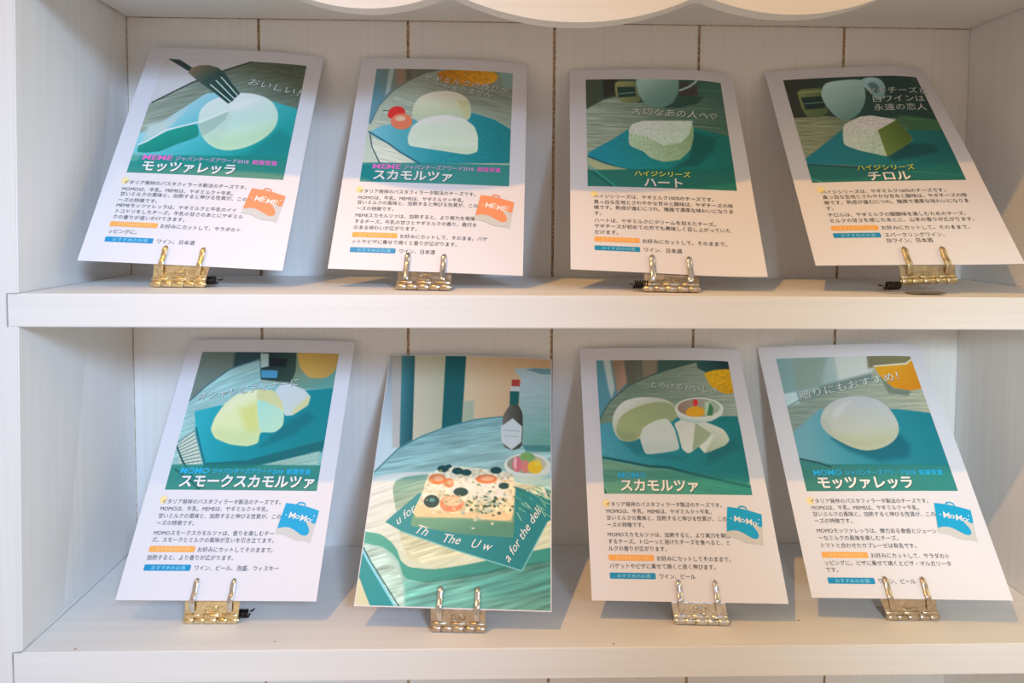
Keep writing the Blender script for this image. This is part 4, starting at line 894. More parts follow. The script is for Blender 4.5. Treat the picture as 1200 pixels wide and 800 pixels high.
  ["p",0,2,0.35,[46,147,137],[[10.9,111.6],[141.6,114.0],[142.2,135.5],[9.5,136.9]]],
 ],
 [
  ["p",0,0.1,1,["g",31.6,63.5,131.4,54.9,[142,163,155],[185,189,166]],[[5.9,3.9],[149.2,5.7],[143.0,135.3],[4.9,136.9]]],
  ["w",1.0,0.16,-0.037,0.05,1.5,[[14.7,59.1],[93.7,30.8],[136.7,44.5],[137.6,65.2],[15.6,81.6]]],
  ["p",0,1.5,1,["g",19.8,26.9,92.8,19.8,[138,180,184],[204,215,211]],[[5.9,3.9],[149.2,5.7],[144.2,21.1],[100.1,22.2],[93.7,30.8],[46.6,42.7],[13.6,59.5],[6.3,61.0]]],
  ["p",0,4,0.8,[147,172,163],[[29.4,11.4],[60.5,11.1],[47.1,40.6],[24.5,42.3]]],
  ["p",0,3,0.9,[219,226,224],[[66.9,10.2],[95.2,10.9],[92.3,28.6],[64.1,36.6]]],
  ["p",0,2,1,["g",97.4,17.7,143.1,12.2,[129,129,99],[147,137,97]],[[95.9,8.7],[148.4,7.9],[145.6,16.7],[104.1,22.3],[93.5,24.2]]],
  ["p",0,1.2,1,[204,234,239],[[13.9,46.3],[24.9,44.8],[26.0,55.1],[14.3,59.1]]],
  ["l",1.0,0.8,1,[104,139,143],[[13.7,59.0],[46.6,42.7],[93.7,30.8]],0],
  ["p",0,2.5,0.8,[121,146,143],[[47.3,39.5],[94.3,28.6],[96.1,36.2],[66.4,43.1],[34.1,53.1]]],
  ["p",2,0.8,1,["g",112.0,22.5,125.1,44.3,[241,174,42],[228,146,26]],[[98.8,22.6],[112.3,21.6],[128.6,20.3],[137.9,13.4],[142.1,27.6],[139.3,42.5],[124.7,45.6],[109.8,43.1],[101.7,32.0]]],
  ["l",1.3,0.6,1,[249,245,216],[[99.3,22.2],[112.4,21.2],[128.8,19.8],[137.4,13.9]],0],
  ["p",0,2,0.7,[99,120,109],[[101.3,32.0],[109.8,43.1],[124.7,45.6],[121.2,50.5],[104.5,48.1]]],
  ["p",0,0.8,1,["g",25.8,79.7,125.4,102.3,[119,178,193],[44,150,166],[20,135,149]],[[13.5,82.0],[42.0,61.2],[108.0,62.3],[140.0,66.4],[140.5,111.8],[14.6,110.9]]],
  ["p",0,5,0.8,[9,105,124],[[103.1,84.7],[109.4,94.5],[104.6,104.0],[79.5,107.6],[55.9,97.8],[45.1,87.9]]],
  ["p",1,0.7,1,["g",74.3,50.7,71.0,98.0,[198,204,211],[204,208,197],[207,211,180]],[[39.3,70.8],[45.9,60.0],[59.2,51.9],[76.6,49.5],[91.6,52.1],[100.5,60.1],[104.9,72.4],[103.3,82.7],[95.4,91.4],[82.5,97.1],[68.9,98.5],[56.9,94.0],[45.6,86.0],[39.5,77.9]]],
  ["o",1,3,0.7,[219,224,228],[[50.7,65.9],[58.7,57.7],[73.6,53.4],[61.5,61.9],[53.3,71.0]]],
  ["o",1,10,0.7,[189,193,155],[[42.7,82.0],[64.2,88.2],[93.7,84.6],[104.5,78.8],[95.8,91.4],[82.4,97.5],[68.9,98.7],[56.8,94.3],[47.3,87.0]]],
  ["o",0,5,0.6,[181,191,184],[[39.9,69.8],[46.7,74.0],[47.5,86.0],[39.6,78.9]]],
  ["p",0,0.5,0.85,["g",27.5,120.4,128.3,120.9,[44,131,124],[20,133,132]],[[10.2,105.2],[35.9,109.2],[141.0,110.3],[143.0,135.3],[5.3,135.1]]],
  ["l",1.6,0.9,1,[27,87,95],[[13.9,104.4],[30.5,108.2],[38.2,111.5]],0],
  ["l",0.8,0.5,1,[55,141,136],[[93.4,110.5],[136.7,112.1]],0],
 ],
]

PHOTO_SCRIPT = [(25.2, 151.9, 'u for', 9, -0.719), (38.3, 156.7, 'Th', 10, 0.245), (60.6, 163.3, 'The', 9.5, 0.094), (83.5, 166.3, 'U w', 9.5, 0.157), (114.7, 177.4, 'a for the deli', 9, -1.006), (142.5, 126.8, 'll', 8, -0.818)]

# ------------------------------------------------------------------ lettering
tcurve = bpy.data.curves.new('lettering', 'FONT')
tcurve.size = 1.0
tcurve.resolution_u = 2
tobj = bpy.data.objects.new('lettering', tcurve)
COL.objects.link(tobj)
TCACHE = {}


def glyphs(s, bold=0.0):
    key = (s, bold)
    if key not in TCACHE:
        tcurve.body = s
        tcurve.offset = bold
        dg = bpy.context.evaluated_depsgraph_get(); dg.update()
        me = bpy.data.meshes.new_from_object(tobj.evaluated_get(dg))
        co = np.empty(len(me.vertices)*3); me.vertices.foreach_get('co', co)
        TCACHE[key] = (co.reshape(-1, 3)[:, :2].copy(), [tuple(p.vertices) for p in me.polygons])
        bpy.data.meshes.remove(me)
    return TCACHE[key]


class Sheet:
    """collects flat printing (lettering, labels) in card millimetres, layered above the paper"""
    def __init__(self): self.v = []; self.f = []; self.m = []; self.mats = []
    def mi(self, mat):
        if mat not in self.mats: self.mats.append(mat)
        return self.mats.index(mat)
    def text(self, u, v, s, size, mat, bold=0.0, width=None, shear=0.0, rot=0.0, z=0.32, vs=1.0):
        co, fs = glyphs(s, bold)
        co = co*size
        if width is not None:
            w = co[:, 0].max()-co[:, 0].min(); co[:, 0] *= width/w
        x = co[:, 0]+shear*co[:, 1]; y = -co[:, 1]*vs
        c, q = math.cos(rot), math.sin(rot)
        b = len(self.v)
        self.v += [(u+a*c-d*q, v+a*q+d*c, z) for a, d in zip(x, y)]
        self.f += [tuple(b+i for i in f) for f in fs]
        self.m += [self.mi(mat)]*len(fs)
    def poly(self, pts, mat, z=0.22):
        b = len(self.v)
        self.v += [(p[0], p[1], z) for p in pts]
        self.f.append(tuple(range(b, b+len(pts)))); self.m.append(self.mi(mat))
    def label(self, u0, v0, u1, v1, mat, r=0.7):
        pts = []
        for cx, cy, a in ((u1-r, v0+r, -90), (u1-r, v1-r, 0), (u0+r, v1-r, 90), (u0+r, v0+r, 180)):
            for k in range(4):
                t = math.radians(a+30*k); pts.append((cx+r*math.cos(t), cy+r*math.sin(t)))
        self.poly(pts, mat)
    def build(self, name, card, parent):
        me = bpy.data.meshes.new(name)
        me.from_pydata([card(*p) for p in self.v], [], self.f)
        me.polygons.foreach_set('material_index', self.m)
        return link(name, me, self.mats, parent)


def bag(sheet, kind):
    """the little printed picture of the cheese bag beside the text"""
    main = I_CORAL if kind == 'MEME' else I_BAGBLUE
    outline = [(112.9, 140.6), (117, 141.0), (121, 141.6), (125, 142.2), (131, 143.6), (139.8, 146.2), (138.9, 153), (137.6, 162), (136.8, 170.0),
               (133, 168.6), (129, 168.4), (125, 168.2), (121, 166.6), (117, 164.6), (113, 163.8), (108.6, 163.4), (110.2, 155), (111.5, 148)]
    sheet.poly(outline, I_GREY, 0.38)
    wave = [(112.9, 140.6), (121, 141.6), (125, 142.2), (131, 143.6), (139.8, 146.2), (138.6, 155.5), (136.5, 156.0), (134.8, 154.6), (133.4, 154.8),
            (132.4, 153.6), (131.2, 154.0), (131.6, 155.8), (133.6, 158.6), (134.6, 161.4), (134.2, 163.6), (132.2, 164.8), (129.2, 164.4), (126, 162.6),
            (122.4, 160.4), (118.6, 158.8), (114.4, 158.6), (109.6, 159.4), (110.2, 155), (111.5, 148)]
    sheet.poly(wave, main, 0.44)
    hp = [(121.2, 141.6), (122.6, 139.9), (125.4, 139.6), (128.2, 140.8), (129.0, 143.0), (128.0, 142.8), (127.2, 141.4), (125.2, 140.7), (123.4, 140.9), (122.4, 141.9)]
    sheet.poly(hp, main, 0.42)
    word = kind if kind == 'MEME' else 'MoMo'
    x = 116.2
    for ch, dy in zip(word, (0.4, -0.3, 0.5, 0.2)):
        sheet.text(x, 151.2+(x-116)*0.2+dy, ch, 6.6 if ch in 'ME' else 6.0, I_WHITE, 0.006, width=(4.6 if ch == 'M' else (3.4 if ch == 'E' else 3.9)), rot=0.2, z=0.52)
        x += (5.0 if ch == 'M' else 4.2)
    for (cx, cy, r) in ((114.6, 149.6, 0.5), (135.6, 153.2, 0.45), (136.6, 150.2, 0.5)):
        sheet.poly([(cx+r*math.cos(t), cy+r*math.sin(t)) for t in [k*math.pi/3 for k in range(6)]], I_WHITE, 0.52)


# ------------------------------------------------------------------ the cards
BASE3 = ['イタリア発祥のパスタフィラータ製法のチーズです。', 'MOMOは、牛乳。MEMEは、ヤギミルク＋牛乳。', '甘いミルクの風味と、加熱すると伸びる性質が、このチ', 'ーズの特徴です。']
HEIDI = ['ハイジシリーズは、ヤギミルク100%のチーズです。', '真っ白な生地とさわやかな甘みと酸味は、ヤギチーズの特', '徴です。熟成が進むにつれ、複雑で濃厚な味わいになりま', 'す。']
CARDS = [
 dict(kind='MEME', title='モッツァレッラ', tw=72, award=1, base=BASE3, bv=(140.3, 146.4, 151.0, 156.6),
      body=['MEMEモッツァレッラは、ヤギミルクと牛乳のイイ', 'トコドリをしたチーズ。牛乳の甘さのあとにヤギミル', 'クの香りが追いかけてきます。'], mv=(161.3, 166.6, 171.8),
      eat=['お好みにカットして、サラダのト', 'ッピングに。'], ev=(178.2, 184.4), drink=['ワイン、日本酒'], dv=(191.2,),
      hand=[('おいしい！', 89, 37, 8.6, 44, 0.20)]),
 dict(kind='MEME', title='スカモルツァ', tw=64.5, award=1, base=BASE3, bv=(140.2, 146.2, 150.8, 156.4),
      body=['MEMEスカモルツァは、加熱すると、より実力を発揮', 'するチーズ。牛乳の甘さとヤギミルクの香り、奥行き', 'のある味わいが広がります。'], mv=(162.6, 168.2, 173.6),
      eat=['お好みにカットして、そのまま。バゲ', 'ットやピザに乗せて焼くと香りが広がります。'], ev=(180.3, 186.0), drink=['ワイン、日本酒'], dv=(193.3,),
      hand=[('ヤギミルクの香りが', 56, 24, 8.0, 76, 0.16), ('たまりません', 73, 35, 7.5, 44, 0.14)]),
 dict(kind='HEIDI', title='ハート', tw=31.5, award=0, base=HEIDI, bv=(141.0, 146.6, 152.0, 157.6),
      body=['ハートは、ヤギミルクにクリームを加えたチーズ。', 'ヤギチーズが初めての方でも美味しく召し上がっていた', 'だけます。'], mv=(164.4, 169.8, 175.4),
      eat=['お好みにカットして。そのままで。'], ev=(182.2,), drink=['ワイン、日本酒'], dv=(190.0,),
      hand=[('大切なあの人へ♡', 52, 53, 9.5, 74, 0.06)]),
 dict(kind='HEIDI', title='チロル', tw=33.5, award=0, base=HEIDI, bv=(141.2, 146.4, 151.8, 157.4),
      body=['チロルは、ヤギミルクの醍醐味を楽しむためのチーズ。', 'ミルクの甘さを感じたあとに、山羊の香りが広がります。'], mv=(163.9, 169.3),
      eat=['お好みにカットして。そのままで。'], ev=(176.6,), drink=['スパークリングワイン、', '白ワイン、日本酒'], dv=(183.3, 188.4),
      hand=[('ヤギチーズと', 83, 34, 8.6, 54, -0.02), ('白ワインは', 85, 44, 8.6, 46, -0.02), ('永遠の恋人', 84, 54, 8.6, 46, -0.01)]),
 dict(kind='MOMO', title='スモークスカモルツァ', tw=108, award=1, base=BASE3, bv=(140.2, 145.5, 150.9, 156.2),
      body=['MOMOスモークスカモルツァは、香りを楽しむチー', 'ズ。スモークとミルクの風味が互いを引き立てます。'], mv=(163.4, 168.4),
      eat=['お好みにカットしてそのままで。', '加熱すると、より香りが広がります。'], ev=(175.2, 180.9), drink=['ワイン、ビール、泡盛、ウィスキー'], dv=(188.0,),
      hand=[('オシャレなディナーに', 21, 57, 8.0, 84, -0.17)]),
 dict(kind='PHOTO'),
 dict(kind='MOMO', title='スカモルツァ', tw=64, award=-1, base=BASE3, bv=(139.4, 144.8, 150.0, 155.3),
      body=['MOMOスカモルツァは、加熱すると、より実力を発揮', 'するチーズ。トローッと溶けたチーズを食べると、ミ', 'ルクの香りが広がります。'], mv=(162.6, 167.8, 173.0),
      eat=['お好みにカットしてそのままで。', 'バゲットやピザに乗せて焼くと良く伸びます。'], ev=(179.9, 185.6), drink=['ワイン、ビール'], dv=(192.6,),
      hand=[('とろけるおいしさ', 60, 38, 6.6, 58, 0.10)]),
 dict(kind='MOMO', title='モッツァレッラ', tw=76, award=1, base=BASE3, bv=(139.0, 144.2, 149.2, 154.4),
      body=['MOMOモッツァレッラは、弾力ある食感とジューシ', 'ーなミルクの風味を楽しむチーズ。', 'トマトと合わせたカプレーゼは有名です。'], mv=(161.8, 167.2, 172.7),
      eat=['お好みにカットして、サラダのト', 'ッピングに。ピザに乗せて焼くとピザ・マルガリータ', 'です。'], ev=(179.9, 185.4, 190.4), drink=['ワイン、ビール'], dv=(198.0,),
      hand=[('贈りにもおすすめ！', 27, 52, 8.6, 92, -0.19)]),
]
LABELS = [
 'white card picturing a white cheese ball cut by knife and fork, above gold clip',
 'white card picturing two halved white cheeses and red tomato, on upper shelf',
 'white card picturing one crumbly cheese in front of a pale mug, upper shelf',
 'white card picturing a cheese wedge below a pale jug, beside the right wall',
 'white card picturing a yellowish dome cheese with wedge cut out, beside left wall',
 'borderless photo card picturing cheese toast on a cutting board, on lower shelf',
 'white card picturing cheese slices beside a small bowl of fruit, lower shelf',
 'white card picturing a whole smooth egg-shaped cheese before orange fruit, lower shelf',
]
GEO = [
 {'c': [[-0.26283, 0.14283, 0.20093], [-0.11365, 0.14808, 0.19709], [-0.11834, 0.04259, 0.01317], [-0.26742, 0.03921, 0.02026]], 'um': 74.67, 'b': [-0.19584, 0.04325, 0.0027], 'bx': [0.9993, -0.0367, 0.0], 'spring': 1},
 {'c': [[-0.07901, 0.14808, 0.19528], [0.0686, 0.14556, 0.19275], [0.06187, 0.04218, 0.01023], [-0.08547, 0.0458, 0.0147]], 'um': 73.73, 'b': [-0.01163, 0.0295, 0.0027], 'bx': [0.9954, -0.0955, 0.0]},
 {'c': [[0.10691, 0.14808, 0.18713], [0.25449, 0.14253, 0.18656], [0.24251, 0.02903, 0.00983], [0.09762, 0.03792, 0.01572]], 'um': 76.57, 'b': [0.1701, 0.02318, 0.0027], 'bx': [0.9941, -0.1081, 0.0], 'spring': -1},
 {'c': [[0.28462, 0.14808, 0.18775], [0.42928, 0.1405, 0.19364], [0.42682, 0.01626, 0.02238], [0.27839, 0.02686, 0.02022]], 'um': 80.02, 'b': [0.35993, 0.02145, 0.00983], 'bx': [0.9988, -0.0351, 0.0355], 'spring': -1, 'tilt': 1},
 {'c': [[-0.2353, 0.14808, -0.05823], [-0.08639, 0.14637, -0.05951], [-0.09057, 0.02588, -0.23184], [-0.23866, 0.02751, -0.23067]], 'um': 71.35, 'b': [-0.17087, 0.03234, -0.24935], 'bx': [0.9999, -0.014, 0.0], 'spring': 1},
 {'c': [[-0.05467, 0.14808, -0.07234], [0.09279, 0.14306, -0.07457], [0.08369, 0.01261, -0.23343], [-0.06105, 0.01783, -0.23089]], 'um': 78.18, 'b': [0.0153, 0.01928, -0.24935], 'bx': [0.999, -0.0438, 0.0]},
 {'c': [[0.11919, 0.14808, -0.06607], [0.26624, 0.14355, -0.06488], [0.26184, 0.01955, -0.23278], [0.115, 0.02531, -0.23232]], 'um': 80.35, 'b': [0.19826, 0.02568, -0.24935], 'bx': [0.9983, -0.0579, 0.0]},
 {'c': [[0.28426, 0.14808, -0.06453], [0.43223, 0.13938, -0.05857], [0.42817, 0.01359, -0.22803], [0.28166, 0.02444, -0.23092]], 'um': 71.19, 'b': [0.36274, 0.02923, -0.24935], 'bx': [0.9999, -0.0139, 0.0]},
]
CLIP_MAT = [M_BRASS, M_BRONZE, M_BRONZE, M_BRASSDARK, M_BRASS, M_BRONZE, M_STEEL, M_BRONZE]
CLIP_LABEL = [
 'shiny gold hinge clip holding the card with knife and fork cutting cheese, on upper shelf',
 'dull bronze hinge clip holding the card with two halved cheeses and tomato',
 'tarnished nickel hinge clip holding the card with crumbly cheese before a mug',
 'tilted dull olive-gold hinge clip with black spring holding the card with jug and cheese wedge',
 'worn brass hinge clip holding the card with yellowish dome cheese, on lower shelf',
 'nickel hinge clip holding the borderless toast photo card, on lower shelf',
 'bright silver hinge clip holding the card with sliced cheese and fruit bowl',
 'brownish steel hinge clip holding the card with whole smooth egg-shaped cheese',
]


def card_surface(c, bow, curl):
    """sheet surface: mm along (u, v) and off the paper -> world metres"""
    c = [Vector(p) for p in c]
    n = (c[1]-c[0]).cross(c[3]-c[0]); n.normalize()
    if n.y > 0: n = -n
    def f(u, v, off=0.0):
        s, t = u/148.0, v/210.0
        p = (c[0]*(1-s)+c[1]*s)*(1-t) + (c[3]*(1-s)+c[2]*s)*t
        d = bow*4*s*(1-s)*(0.25+0.75*(1-t)) 
        d -= curl[0]*max(0, s-0.72)**2*12.8*max(0, 0.5-t)*2        # top right corner bends back
        d += curl[1]*max(0, s-0.65)**2*8.2*max(0, t-0.6)*2.5       # bottom right corner lifts
        return p + n*(d+off*0.001)
    return f, n


def grid_mesh(name, U, V, f, off):
    nv, nu = U.shape
    me = bpy.data.meshes.new(name)
    co = np.array([f(u, v, off) for u, v in zip(U.ravel(), V.ravel())], np.float32)
    I = np.arange(nu*nv).reshape(nv, nu)
    Q = np.stack([I[:-1, :-1], I[1:, :-1], I[1:, 1:], I[:-1, 1:]], -1).reshape(-1, 4)
    me.vertices.add(len(co)); me.vertices.foreach_set('co', co.ravel())
    me.loops.add(Q.size); me.loops.foreach_set('vertex_index', Q.ravel().astype(np.int32))
    me.polygons.add(len(Q)); me.polygons.foreach_set('loop_start', np.arange(0, Q.size, 4, dtype=np.int32))
    me.update(calc_edges=True); me.validate()
    return me


BOW = [0.0022, 0.0020, 0.0020, 0.0018, 0.0016, 0.0026, 0.0018, 0.0018]
CURL = [(0.002, 0.0), (0.003, 0.0), (0.006, 0.0035), (0.006, 0.0015), (0.001, 0.0), (0.001, 0.0), (0.004, 0.0), (0.004, 0.0)]

for k, D in enumerate(CARDS):
    G = GEO[k]
    f, n = card_surface(G['c'], BOW[k], CURL[k])
    base = (Vector(G['c'][2])+Vector(G['c'][3]))/2
    root = thing('photo_card' if D['kind'] == 'PHOTO' else 'cheese_card', base, LABELS[k], 'card', 'cards displayed on the white shelves')
    # paper sheet: a thin closed slab following the bend
    NU, NV, T = 30, 40, 0.35
    bm = bmesh.new()
    fr = [[bm.verts.new(f(148*i/NU, 210*j/NV, 0)) for i in range(NU+1)] for j in range(NV+1)]
    ba = [[bm.verts.new(f(148*i/NU, 210*j/NV, -T)) for i in range(NU+1)] for j in range(NV+1)]
    for j in range(NV):
        for i in range(NU):
            bm.faces.new((fr[j][i], fr[j+1][i], fr[j+1][i+1], fr[j][i+1]))
            bm.faces.new((ba[j][i], ba[j][i+1], ba[j+1][i+1], ba[j+1][i]))
    for i in range(NU):
        bm.faces.new((fr[0][i], fr[0][i+1], ba[0][i+1], ba[0][i])); bm.faces.new((fr[NV][i], ba[NV][i], ba[NV][i+1], fr[NV][i+1]))
    for j in range(NV):
        bm.faces.new((fr[j][0], ba[j][0], ba[j+1][0], fr[j+1][0])); bm.faces.new((fr[j][NU], fr[j+1][NU], ba[j+1][NU], ba[j][NU]))
    sh = from_bm('paper_sheet', bm, M_PAPER, root, True)
    sh.data.set_sharp_from_angle(angle=math.radians(50))
    # printed picture
    rect = (0.7, 0.7, 147.3, 209.2) if D['kind'] == 'PHOTO' else (14.3, 12.3, 135.3, 131.2)
    U, V, ink_rgb = paint(ART[k], *rect, 0.6)
    me = grid_mesh('printed_photo', U, V, f, 0.12)
    ca = me.color_attributes.new('ink', 'FLOAT_COLOR', 'POINT')
    rgba = np.ones((U.size, 4), np.float32); rgba[:, :3] = ink_rgb.reshape(-1, 3)
    ca.data.foreach_set('color', rgba.ravel())
    link('printed_photo', me, M_PRINT, root, True)
    S = Sheet()
    def shadow_text(u, v, s, size, mat, d=0.45, dz=0.03, **kw):
        S.text(u+d, v+d, s, size, I_DARK, z=0.26, **kw)
        S.text(u, v, s, size, mat, z=0.32, **kw)
    if D['kind'] == 'PHOTO':
        # script on the napkin in the picture
        for (u, v, s, sz, rot) in PHOTO_SCRIPT:
            S.text(u, v, s, sz, I_WHITE, 0.0, rot=rot, shear=0.42, z=0.25)
        S.build('printed_lettering', f, root)
        continue
    # title block
    if D['kind'] == 'HEIDI':
        c0 = 75.5
        shadow_text(c0-23, 119.6, 'ハイジシリーズ', 6.2, I_YELLOW, 0.3, width=46, bold=0.012)
        shadow_text(c0-D['tw']/2, 129.9, D['title'], 10.4, I_WHITE, 0.4, width=D['tw'], bold=0.024)
    else:
        m2 = I_PINK if D['kind'] == 'MEME' else I_CYAN
        u0 = 22.5 if D['award'] >= 0 else 26
        S.text(u0, 118.4, D['kind'], 6.6, m2, 0.014, width=23, shear=0.08)
        if D['award'] > 0:
            S.text(u0+26, 118.0, 'ジャパンチーズアワード2018', 4.6, I_PALEPINK if D['kind'] == 'MEME' else I_CYAN, 0.012, width=57)
            S.text(u0+86, 118.0, '銅賞受賞', 4.6, m2, 0.014, width=19.5)
        S.build('award_lettering', f, root)
        S = Sheet()
        shadow_text(u0+1.5, 128.3, D['title'], 10.8, I_WHITE, 0.4, width=D['tw'], bold=0.03)
    S.build('title_lettering', f, root)
    S = Sheet()
    for (s, u, v, sz, w, rot) in D['hand']:
        S.text(u+0.35, v+0.35, s, sz, I_DARK, 0.0, width=w, rot=rot, shear=0.15, z=0.26)
        S.text(u, v, s, sz, I_HAND, -0.004, width=w, rot=rot, shear=0.15, z=0.32)
    S.build('handwriting', f, root)
    # body text
    S = Sheet()
    sz = 4.02 if D['kind'] != 'HEIDI' else 4.28
    m0 = 14.8 if D['kind'] != 'HEIDI' else 18.8
    S.poly([(m0+0.6+2.9*math.cos(t), 138.8+3.1*math.sin(t)) for t in [i*math.pi/8 for i in range(16)]], I_CREAM, 0.15)
    for v, s in list(zip(D['bv'], D['base']))+list(zip(D['mv'], D['body'])):
        S.text(m0, v+0.38*sz, s, sz, I_BLACK, 0.0)
    for i, (v, s) in enumerate(zip(D['ev'], D['eat'])):
        S.text(m0+36.8 if i == 0 else m0, v+0.38*sz, s, sz, I_BLACK, 0.0)
    for i, (v, s) in enumerate(zip(D['dv'], D['drink'])):
        S.text(m0+37.4, v+0.38*sz, s, sz, I_BLACK, 0.0)
    S.build('body_text', f, root)
    for (v, lm, im, s) in ((D['ev'][0]-0.2, I_ORANGE, I_PEACH, 'おすすめの食べ方'), (D['dv'][0], I_BLUE, I_PALEBLUE, 'おすすめのお酒')):
        S = Sheet()
        S.label(m0-0.1, v-2.15, m0+35.0, v+2.15, lm)
        S.text(m0+5.2, v+1.2, s, 3.0, im, 0.01, width=25.5)
        o = S.build('printed_label', f, root)
        o['label'] = 'orange serving label' if lm is I_ORANGE else 'blue drinks label'
    if D['kind'] != 'HEIDI':
        S = Sheet()
        bag(S, D['kind'])
        S.build('printed_bag', f, root)

# ------------------------------------------------------------------ the clips
def strip(bm, path, side, w, t, mat=0, round_tip=True):
    """a flat metal strip along a path: width w along the side vector, thickness t"""
    rings = []
    n = len(path)
    for i, p in enumerate(path):
        d = (path[min(i+1, n-1)]-path[max(i-1, 0)]).normalized()
        nn = side.cross(d).normalized()
        ww = w
        if round_tip:
            ww = w*min(1.0, 0.45+0.55*min(1, (n-1-i)/2.0))
        rings.append([bm.verts.new(p+side*sx*ww/2+nn*sn*t/2) for sx, sn in ((-1, -0.6), (-0.7, 1), (0.7, 1), (1, -0.6), (0.7, -1), (-0.7, -1))])
    for a, b in zip(rings[:-1], rings[1:]):
        for i in range(6):
            bm.faces.new((a[i], a[(i+1) % 6], b[(i+1) % 6], b[i]))
    bm.faces.new(rings[0][::-1]); bm.faces.new(rings[-1])


def cyl(bm, a, b, r, seg=14):
    d = (b-a); L = d.length; d.normalize()
    e = d.orthogonal().normalized(); g = d.cross(e)
    R = []
    for p, rr in ((a, r*0.92), (a+d*r*0.08, r), (b-d*r*0.08, r), (b, r*0.92)):
        R.append([bm.verts.new(p+(e*math.cos(t)+g*math.sin(t))*rr) for t in [2*math.pi*k/seg for k in range(seg)]])
    for A, B in zip(R[:-1], R[1:]):
        for i in range(seg): bm.faces.new((A[i], A[(i+1) % seg], B[(i+1) % seg], B[i]))
    bm.faces.new(R[0][::-1]); bm.faces.new(R[-1])


def tube(bm, path, r, seg=6):
    R = []
    n = len(path)
    for i, p in enumerate(path):
        d = (path[min(i+1, n-1)]-path[max(i-1, 0)]).normalized()
        e = d.orthogonal().normalized(); g = d.cross(e)
        R.append([bm.verts.new(p+(e*math.cos(t)+g*math.sin(t))*r) for t in [2*math.pi*k/seg for k in range(seg)]])
    for A, B in zip(R[:-1], R[1:]):
        for i in range(seg): bm.faces.new((A[i], A[(i+1) % seg], B[(i+1) % seg], B[i]))
    bm.faces.new(R[0][::-1]); bm.faces.new(R[-1])


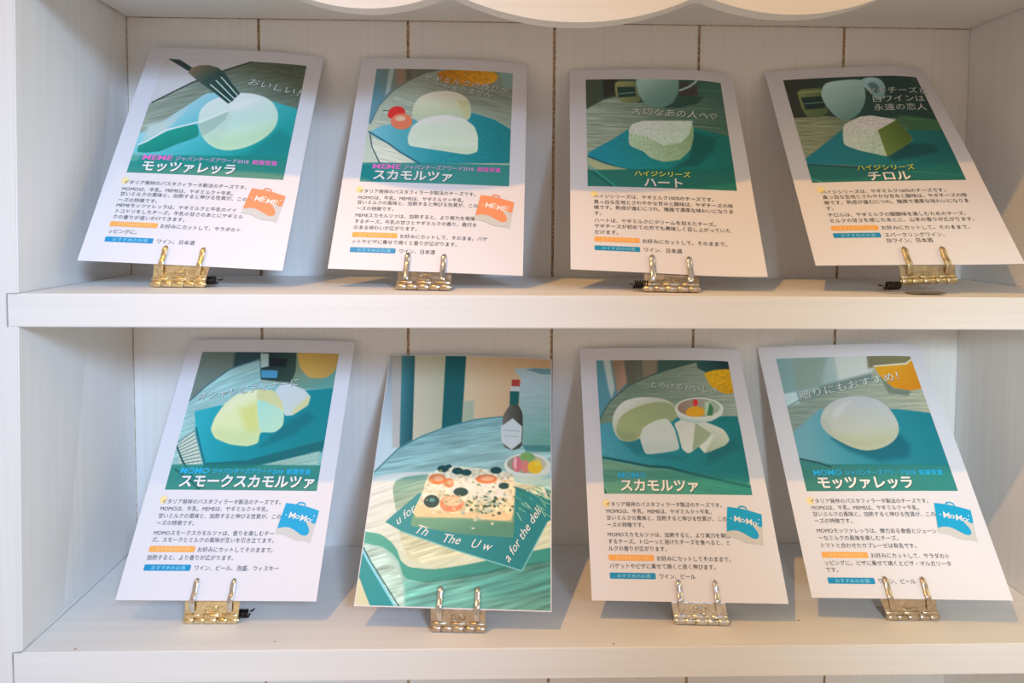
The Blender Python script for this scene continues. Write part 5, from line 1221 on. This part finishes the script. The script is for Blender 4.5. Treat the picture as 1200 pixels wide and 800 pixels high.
W2 = 0.0202
for k in range(8):
    G = GEO[k]
    mat = CLIP_MAT[k]
    f, n = card_surface(G['c'], BOW[k], CURL[k])
    um = G['um']                           # centre of the clip along the card's lower edge, mm
    ux = (f(um+10, 210)-f(um-10, 210)).normalized()
    wv = (f(um, 200)-f(um, 210)).normalized()     # up along the card
    E = f(um, 210)                         # point on the card's bottom edge
    zs = ZM if k < 4 else ZL
    B = Vector(G['b'])                     # barrel axis centre
    bx = Vector(G['bx'])
    root = thing('hinge_clip', (B.x, B.y, zs), CLIP_LABEL[k], 'clip', 'hinge clips holding the cards')
    r = 0.0024
    # front plate: up from the barrel, then along the back of the card
    bm = bmesh.new()
    back = E - n*0.0011
    plate_path = [B+(back-B)*0.06-n*0.0, B+(back-B)*0.5, back-wv*0.0005, back+wv*0.002, back+wv*0.0075]
    side = (ux*0.5+bx*0.5).normalized()
    lay = []
    for p in plate_path:
        lay.append(p)
    nn = []
    for i, p in enumerate(lay):
        d = (lay[min(i+1, 4)]-lay[max(i-1, 0)]).normalized(); q = d.cross(side).normalized()
        if q.dot(n) < 0: q = -q
        nn.append(q)
    R = []
    for i, (p, q) in enumerate(zip(lay, nn)):
        sd_ = bx if i < 2 else ux
        R.append([bm.verts.new(p+sd_*s*W2+q*o*0.00035) for s, o in ((-1, 1), (1, 1), (1, -1), (-1, -1))])
    for A, C2 in zip(R[:-1], R[1:]):
        for i in range(4): bm.faces.new((A[i], A[(i+1) % 4], C2[(i+1) % 4], C2[i]))
    bm.faces.new(R[0][::-1]); bm.faces.new(R[-1])
    bmesh.ops.recalc_face_normals(bm, faces=bm.faces)
    bmesh.ops.bevel(bm, geom=bm.edges[:], offset=0.00025, segments=1, affect='EDGES')
    plate = from_bm('front_plate', bm, mat, root)
    # emblem stamped on the plate
    q0 = nn[1]; pc = B+(back-B)*0.60+q0*0.0006; pu = (back-B).normalized()
    bm = bmesh.new()
    eh = min(0.0032, (back-B).length*0.24)
    tube(bm, [pc+bx*0.0052*math.cos(t)+pu*eh*math.sin(t) for t in [2*math.pi*i/20 for i in range(21)]], 0.00036, 5)
    for (x0, y0, x1, y1) in ((-0.45, 0.3, -0.1, 0.45), (-0.3, 0.4, -0.4, -0.4), (0.1, 0.45, 0.1, -0.45), (0.1, 0.1, 0.45, 0.4), (0.15, 0.0, 0.45, -0.4)):
        tube(bm, [pc+bx*0.0052*x0+pu*eh*y0, pc+bx*0.0052*(x0+x1)/2+pu*eh*(y0+y1)/2, pc+bx*0.0052*x1+pu*eh*y1], 0.00024, 5)
    from_bm('stamped_emblem', bm, mat, plate, True)
    # hinge barrel of five knuckles
    bm = bmesh.new()
    ed = [-1, -0.62, -0.22, 0.22, 0.62, 1]
    for i in range(5):
        a = B+bx*(W2*ed[i]+0.00025); b = B+bx*(W2*ed[i+1]-0.00025)
        cyl(bm, a, b, r*(1.0 if i % 2 == 0 else 0.94))
        # leaf wrap joining the knuckle to the plate (even) or the rear leaf (odd)
        if i % 2 == 0:
            p0 = B+(back-B)*0.30
            vs_ = [bm.verts.new(p+q0*(r*0.55)*s) for p, s in ((a, 1), (b, 1), (b+(p0-B), 0.25), (a+(p0-B), 0.25))]
            bm.faces.new(vs_)
    for i in range(3):      # rolled tabs of the plate just above the barrel
        a = B+(back-B)*0.27+q0*0.0004+bx*W2*(-1+0.70*i); cyl(bm, a, a+bx*W2*0.58, 0.0013, 10)
    cyl(bm, B-bx*(W2+0.0008), B+bx*(W2+0.0008), r*0.45, 8)
    from_bm('hinge_barrel', bm, mat, root, True)
    # rear leaf resting on the shelf behind the barrel
    bm = bmesh.new()
    yb = Vector((-bx.y, bx.x, 0)).normalized()
    tilt = G.get('tilt', 0)
    if tilt:
        a0 = Vector((B.x-0.012, B.y-0.003, zs+0.0012)); L2 = 0.0125
        pts = [a0+Vector((-0.004, 0, 0)), a0+Vector((0.020, -0.001, 0.0003))]
        strip(bm, [pts[0]+(pts[1]-pts[0])*t for t in (0, .33, .66, 1)], yb, 0.012, 0.0010, round_tip=False)
    else:
        pp = [B+yb*0.0005+Vector((0, 0, -r*0.7)), B+yb*0.005+Vector((0, 0, -r*0.75)), B+yb*0.010+Vector((0, 0, -r*0.75)), B+yb*0.0165+Vector((0, 0, -r*0.70))]
        strip(bm, pp, bx, 2*W2*0.97, 0.0009, round_tip=False)
    from_bm('rear_leaf', bm, mat, root)
    # two prongs bent over the front of the card
    for s in (-1, 1):
        c = s*0.0138
        path = [B+(back-B)*0.42+bx*c+q0*0.0004, B+(back-B)*0.46+bx*c+q0*0.0020]
        E2 = E+ux*c
        for (w, o) in ((-0.0012, 0.0030), (0.002, 0.0026), (0.005, 0.0019), (0.008, 0.0021), (0.0105, 0.0027), (0.0125, 0.0026), (0.0142, 0.0019), (0.0152, 0.0011)):
            path.append(E2+wv*w+n*o)
        bm = bmesh.new()
        strip(bm, path, ux, 0.0046, 0.0011)
        o = from_bm('prong', bm, M_PRONG if k in (1, 2, 4, 5, 6) else mat, plate and root, True)
        m = o.modifiers.new('soft', 'SUBSURF'); m.levels = 1; m.render_levels = 1
    # coil spring showing at one end
    if G.get('spring'):
        s = G['spring']
        bm = bmesh.new()
        c0 = B+bx*(s*(W2-0.004))+Vector((0, 0.0022, 0.0026))+yb*0.002
        if tilt: c0 = B+bx*(s*(W2+0.0005))+Vector((0, 0, -0.0030))
        tube(bm, [c0+bx*s*0.0105*(i/60)+(yb*math.cos(i*0.62)+Vector((0, 0, 1))*math.sin(i*0.62))*0.0027 for i in range(61)], 0.00062, 6)
        tube(bm, [c0+bx*s*0.0105+yb*0.0027, c0+bx*s*0.012+yb*0.0035, c0+bx*s*0.0125+yb*0.006], 0.0006, 6)
        tube(bm, [c0+bx*s*t for t in (0, .005, .0095)], 0.0018, 8)
        from_bm('coil_spring', bm, M_SPRING, root, True)

bpy.data.objects.remove(tobj)
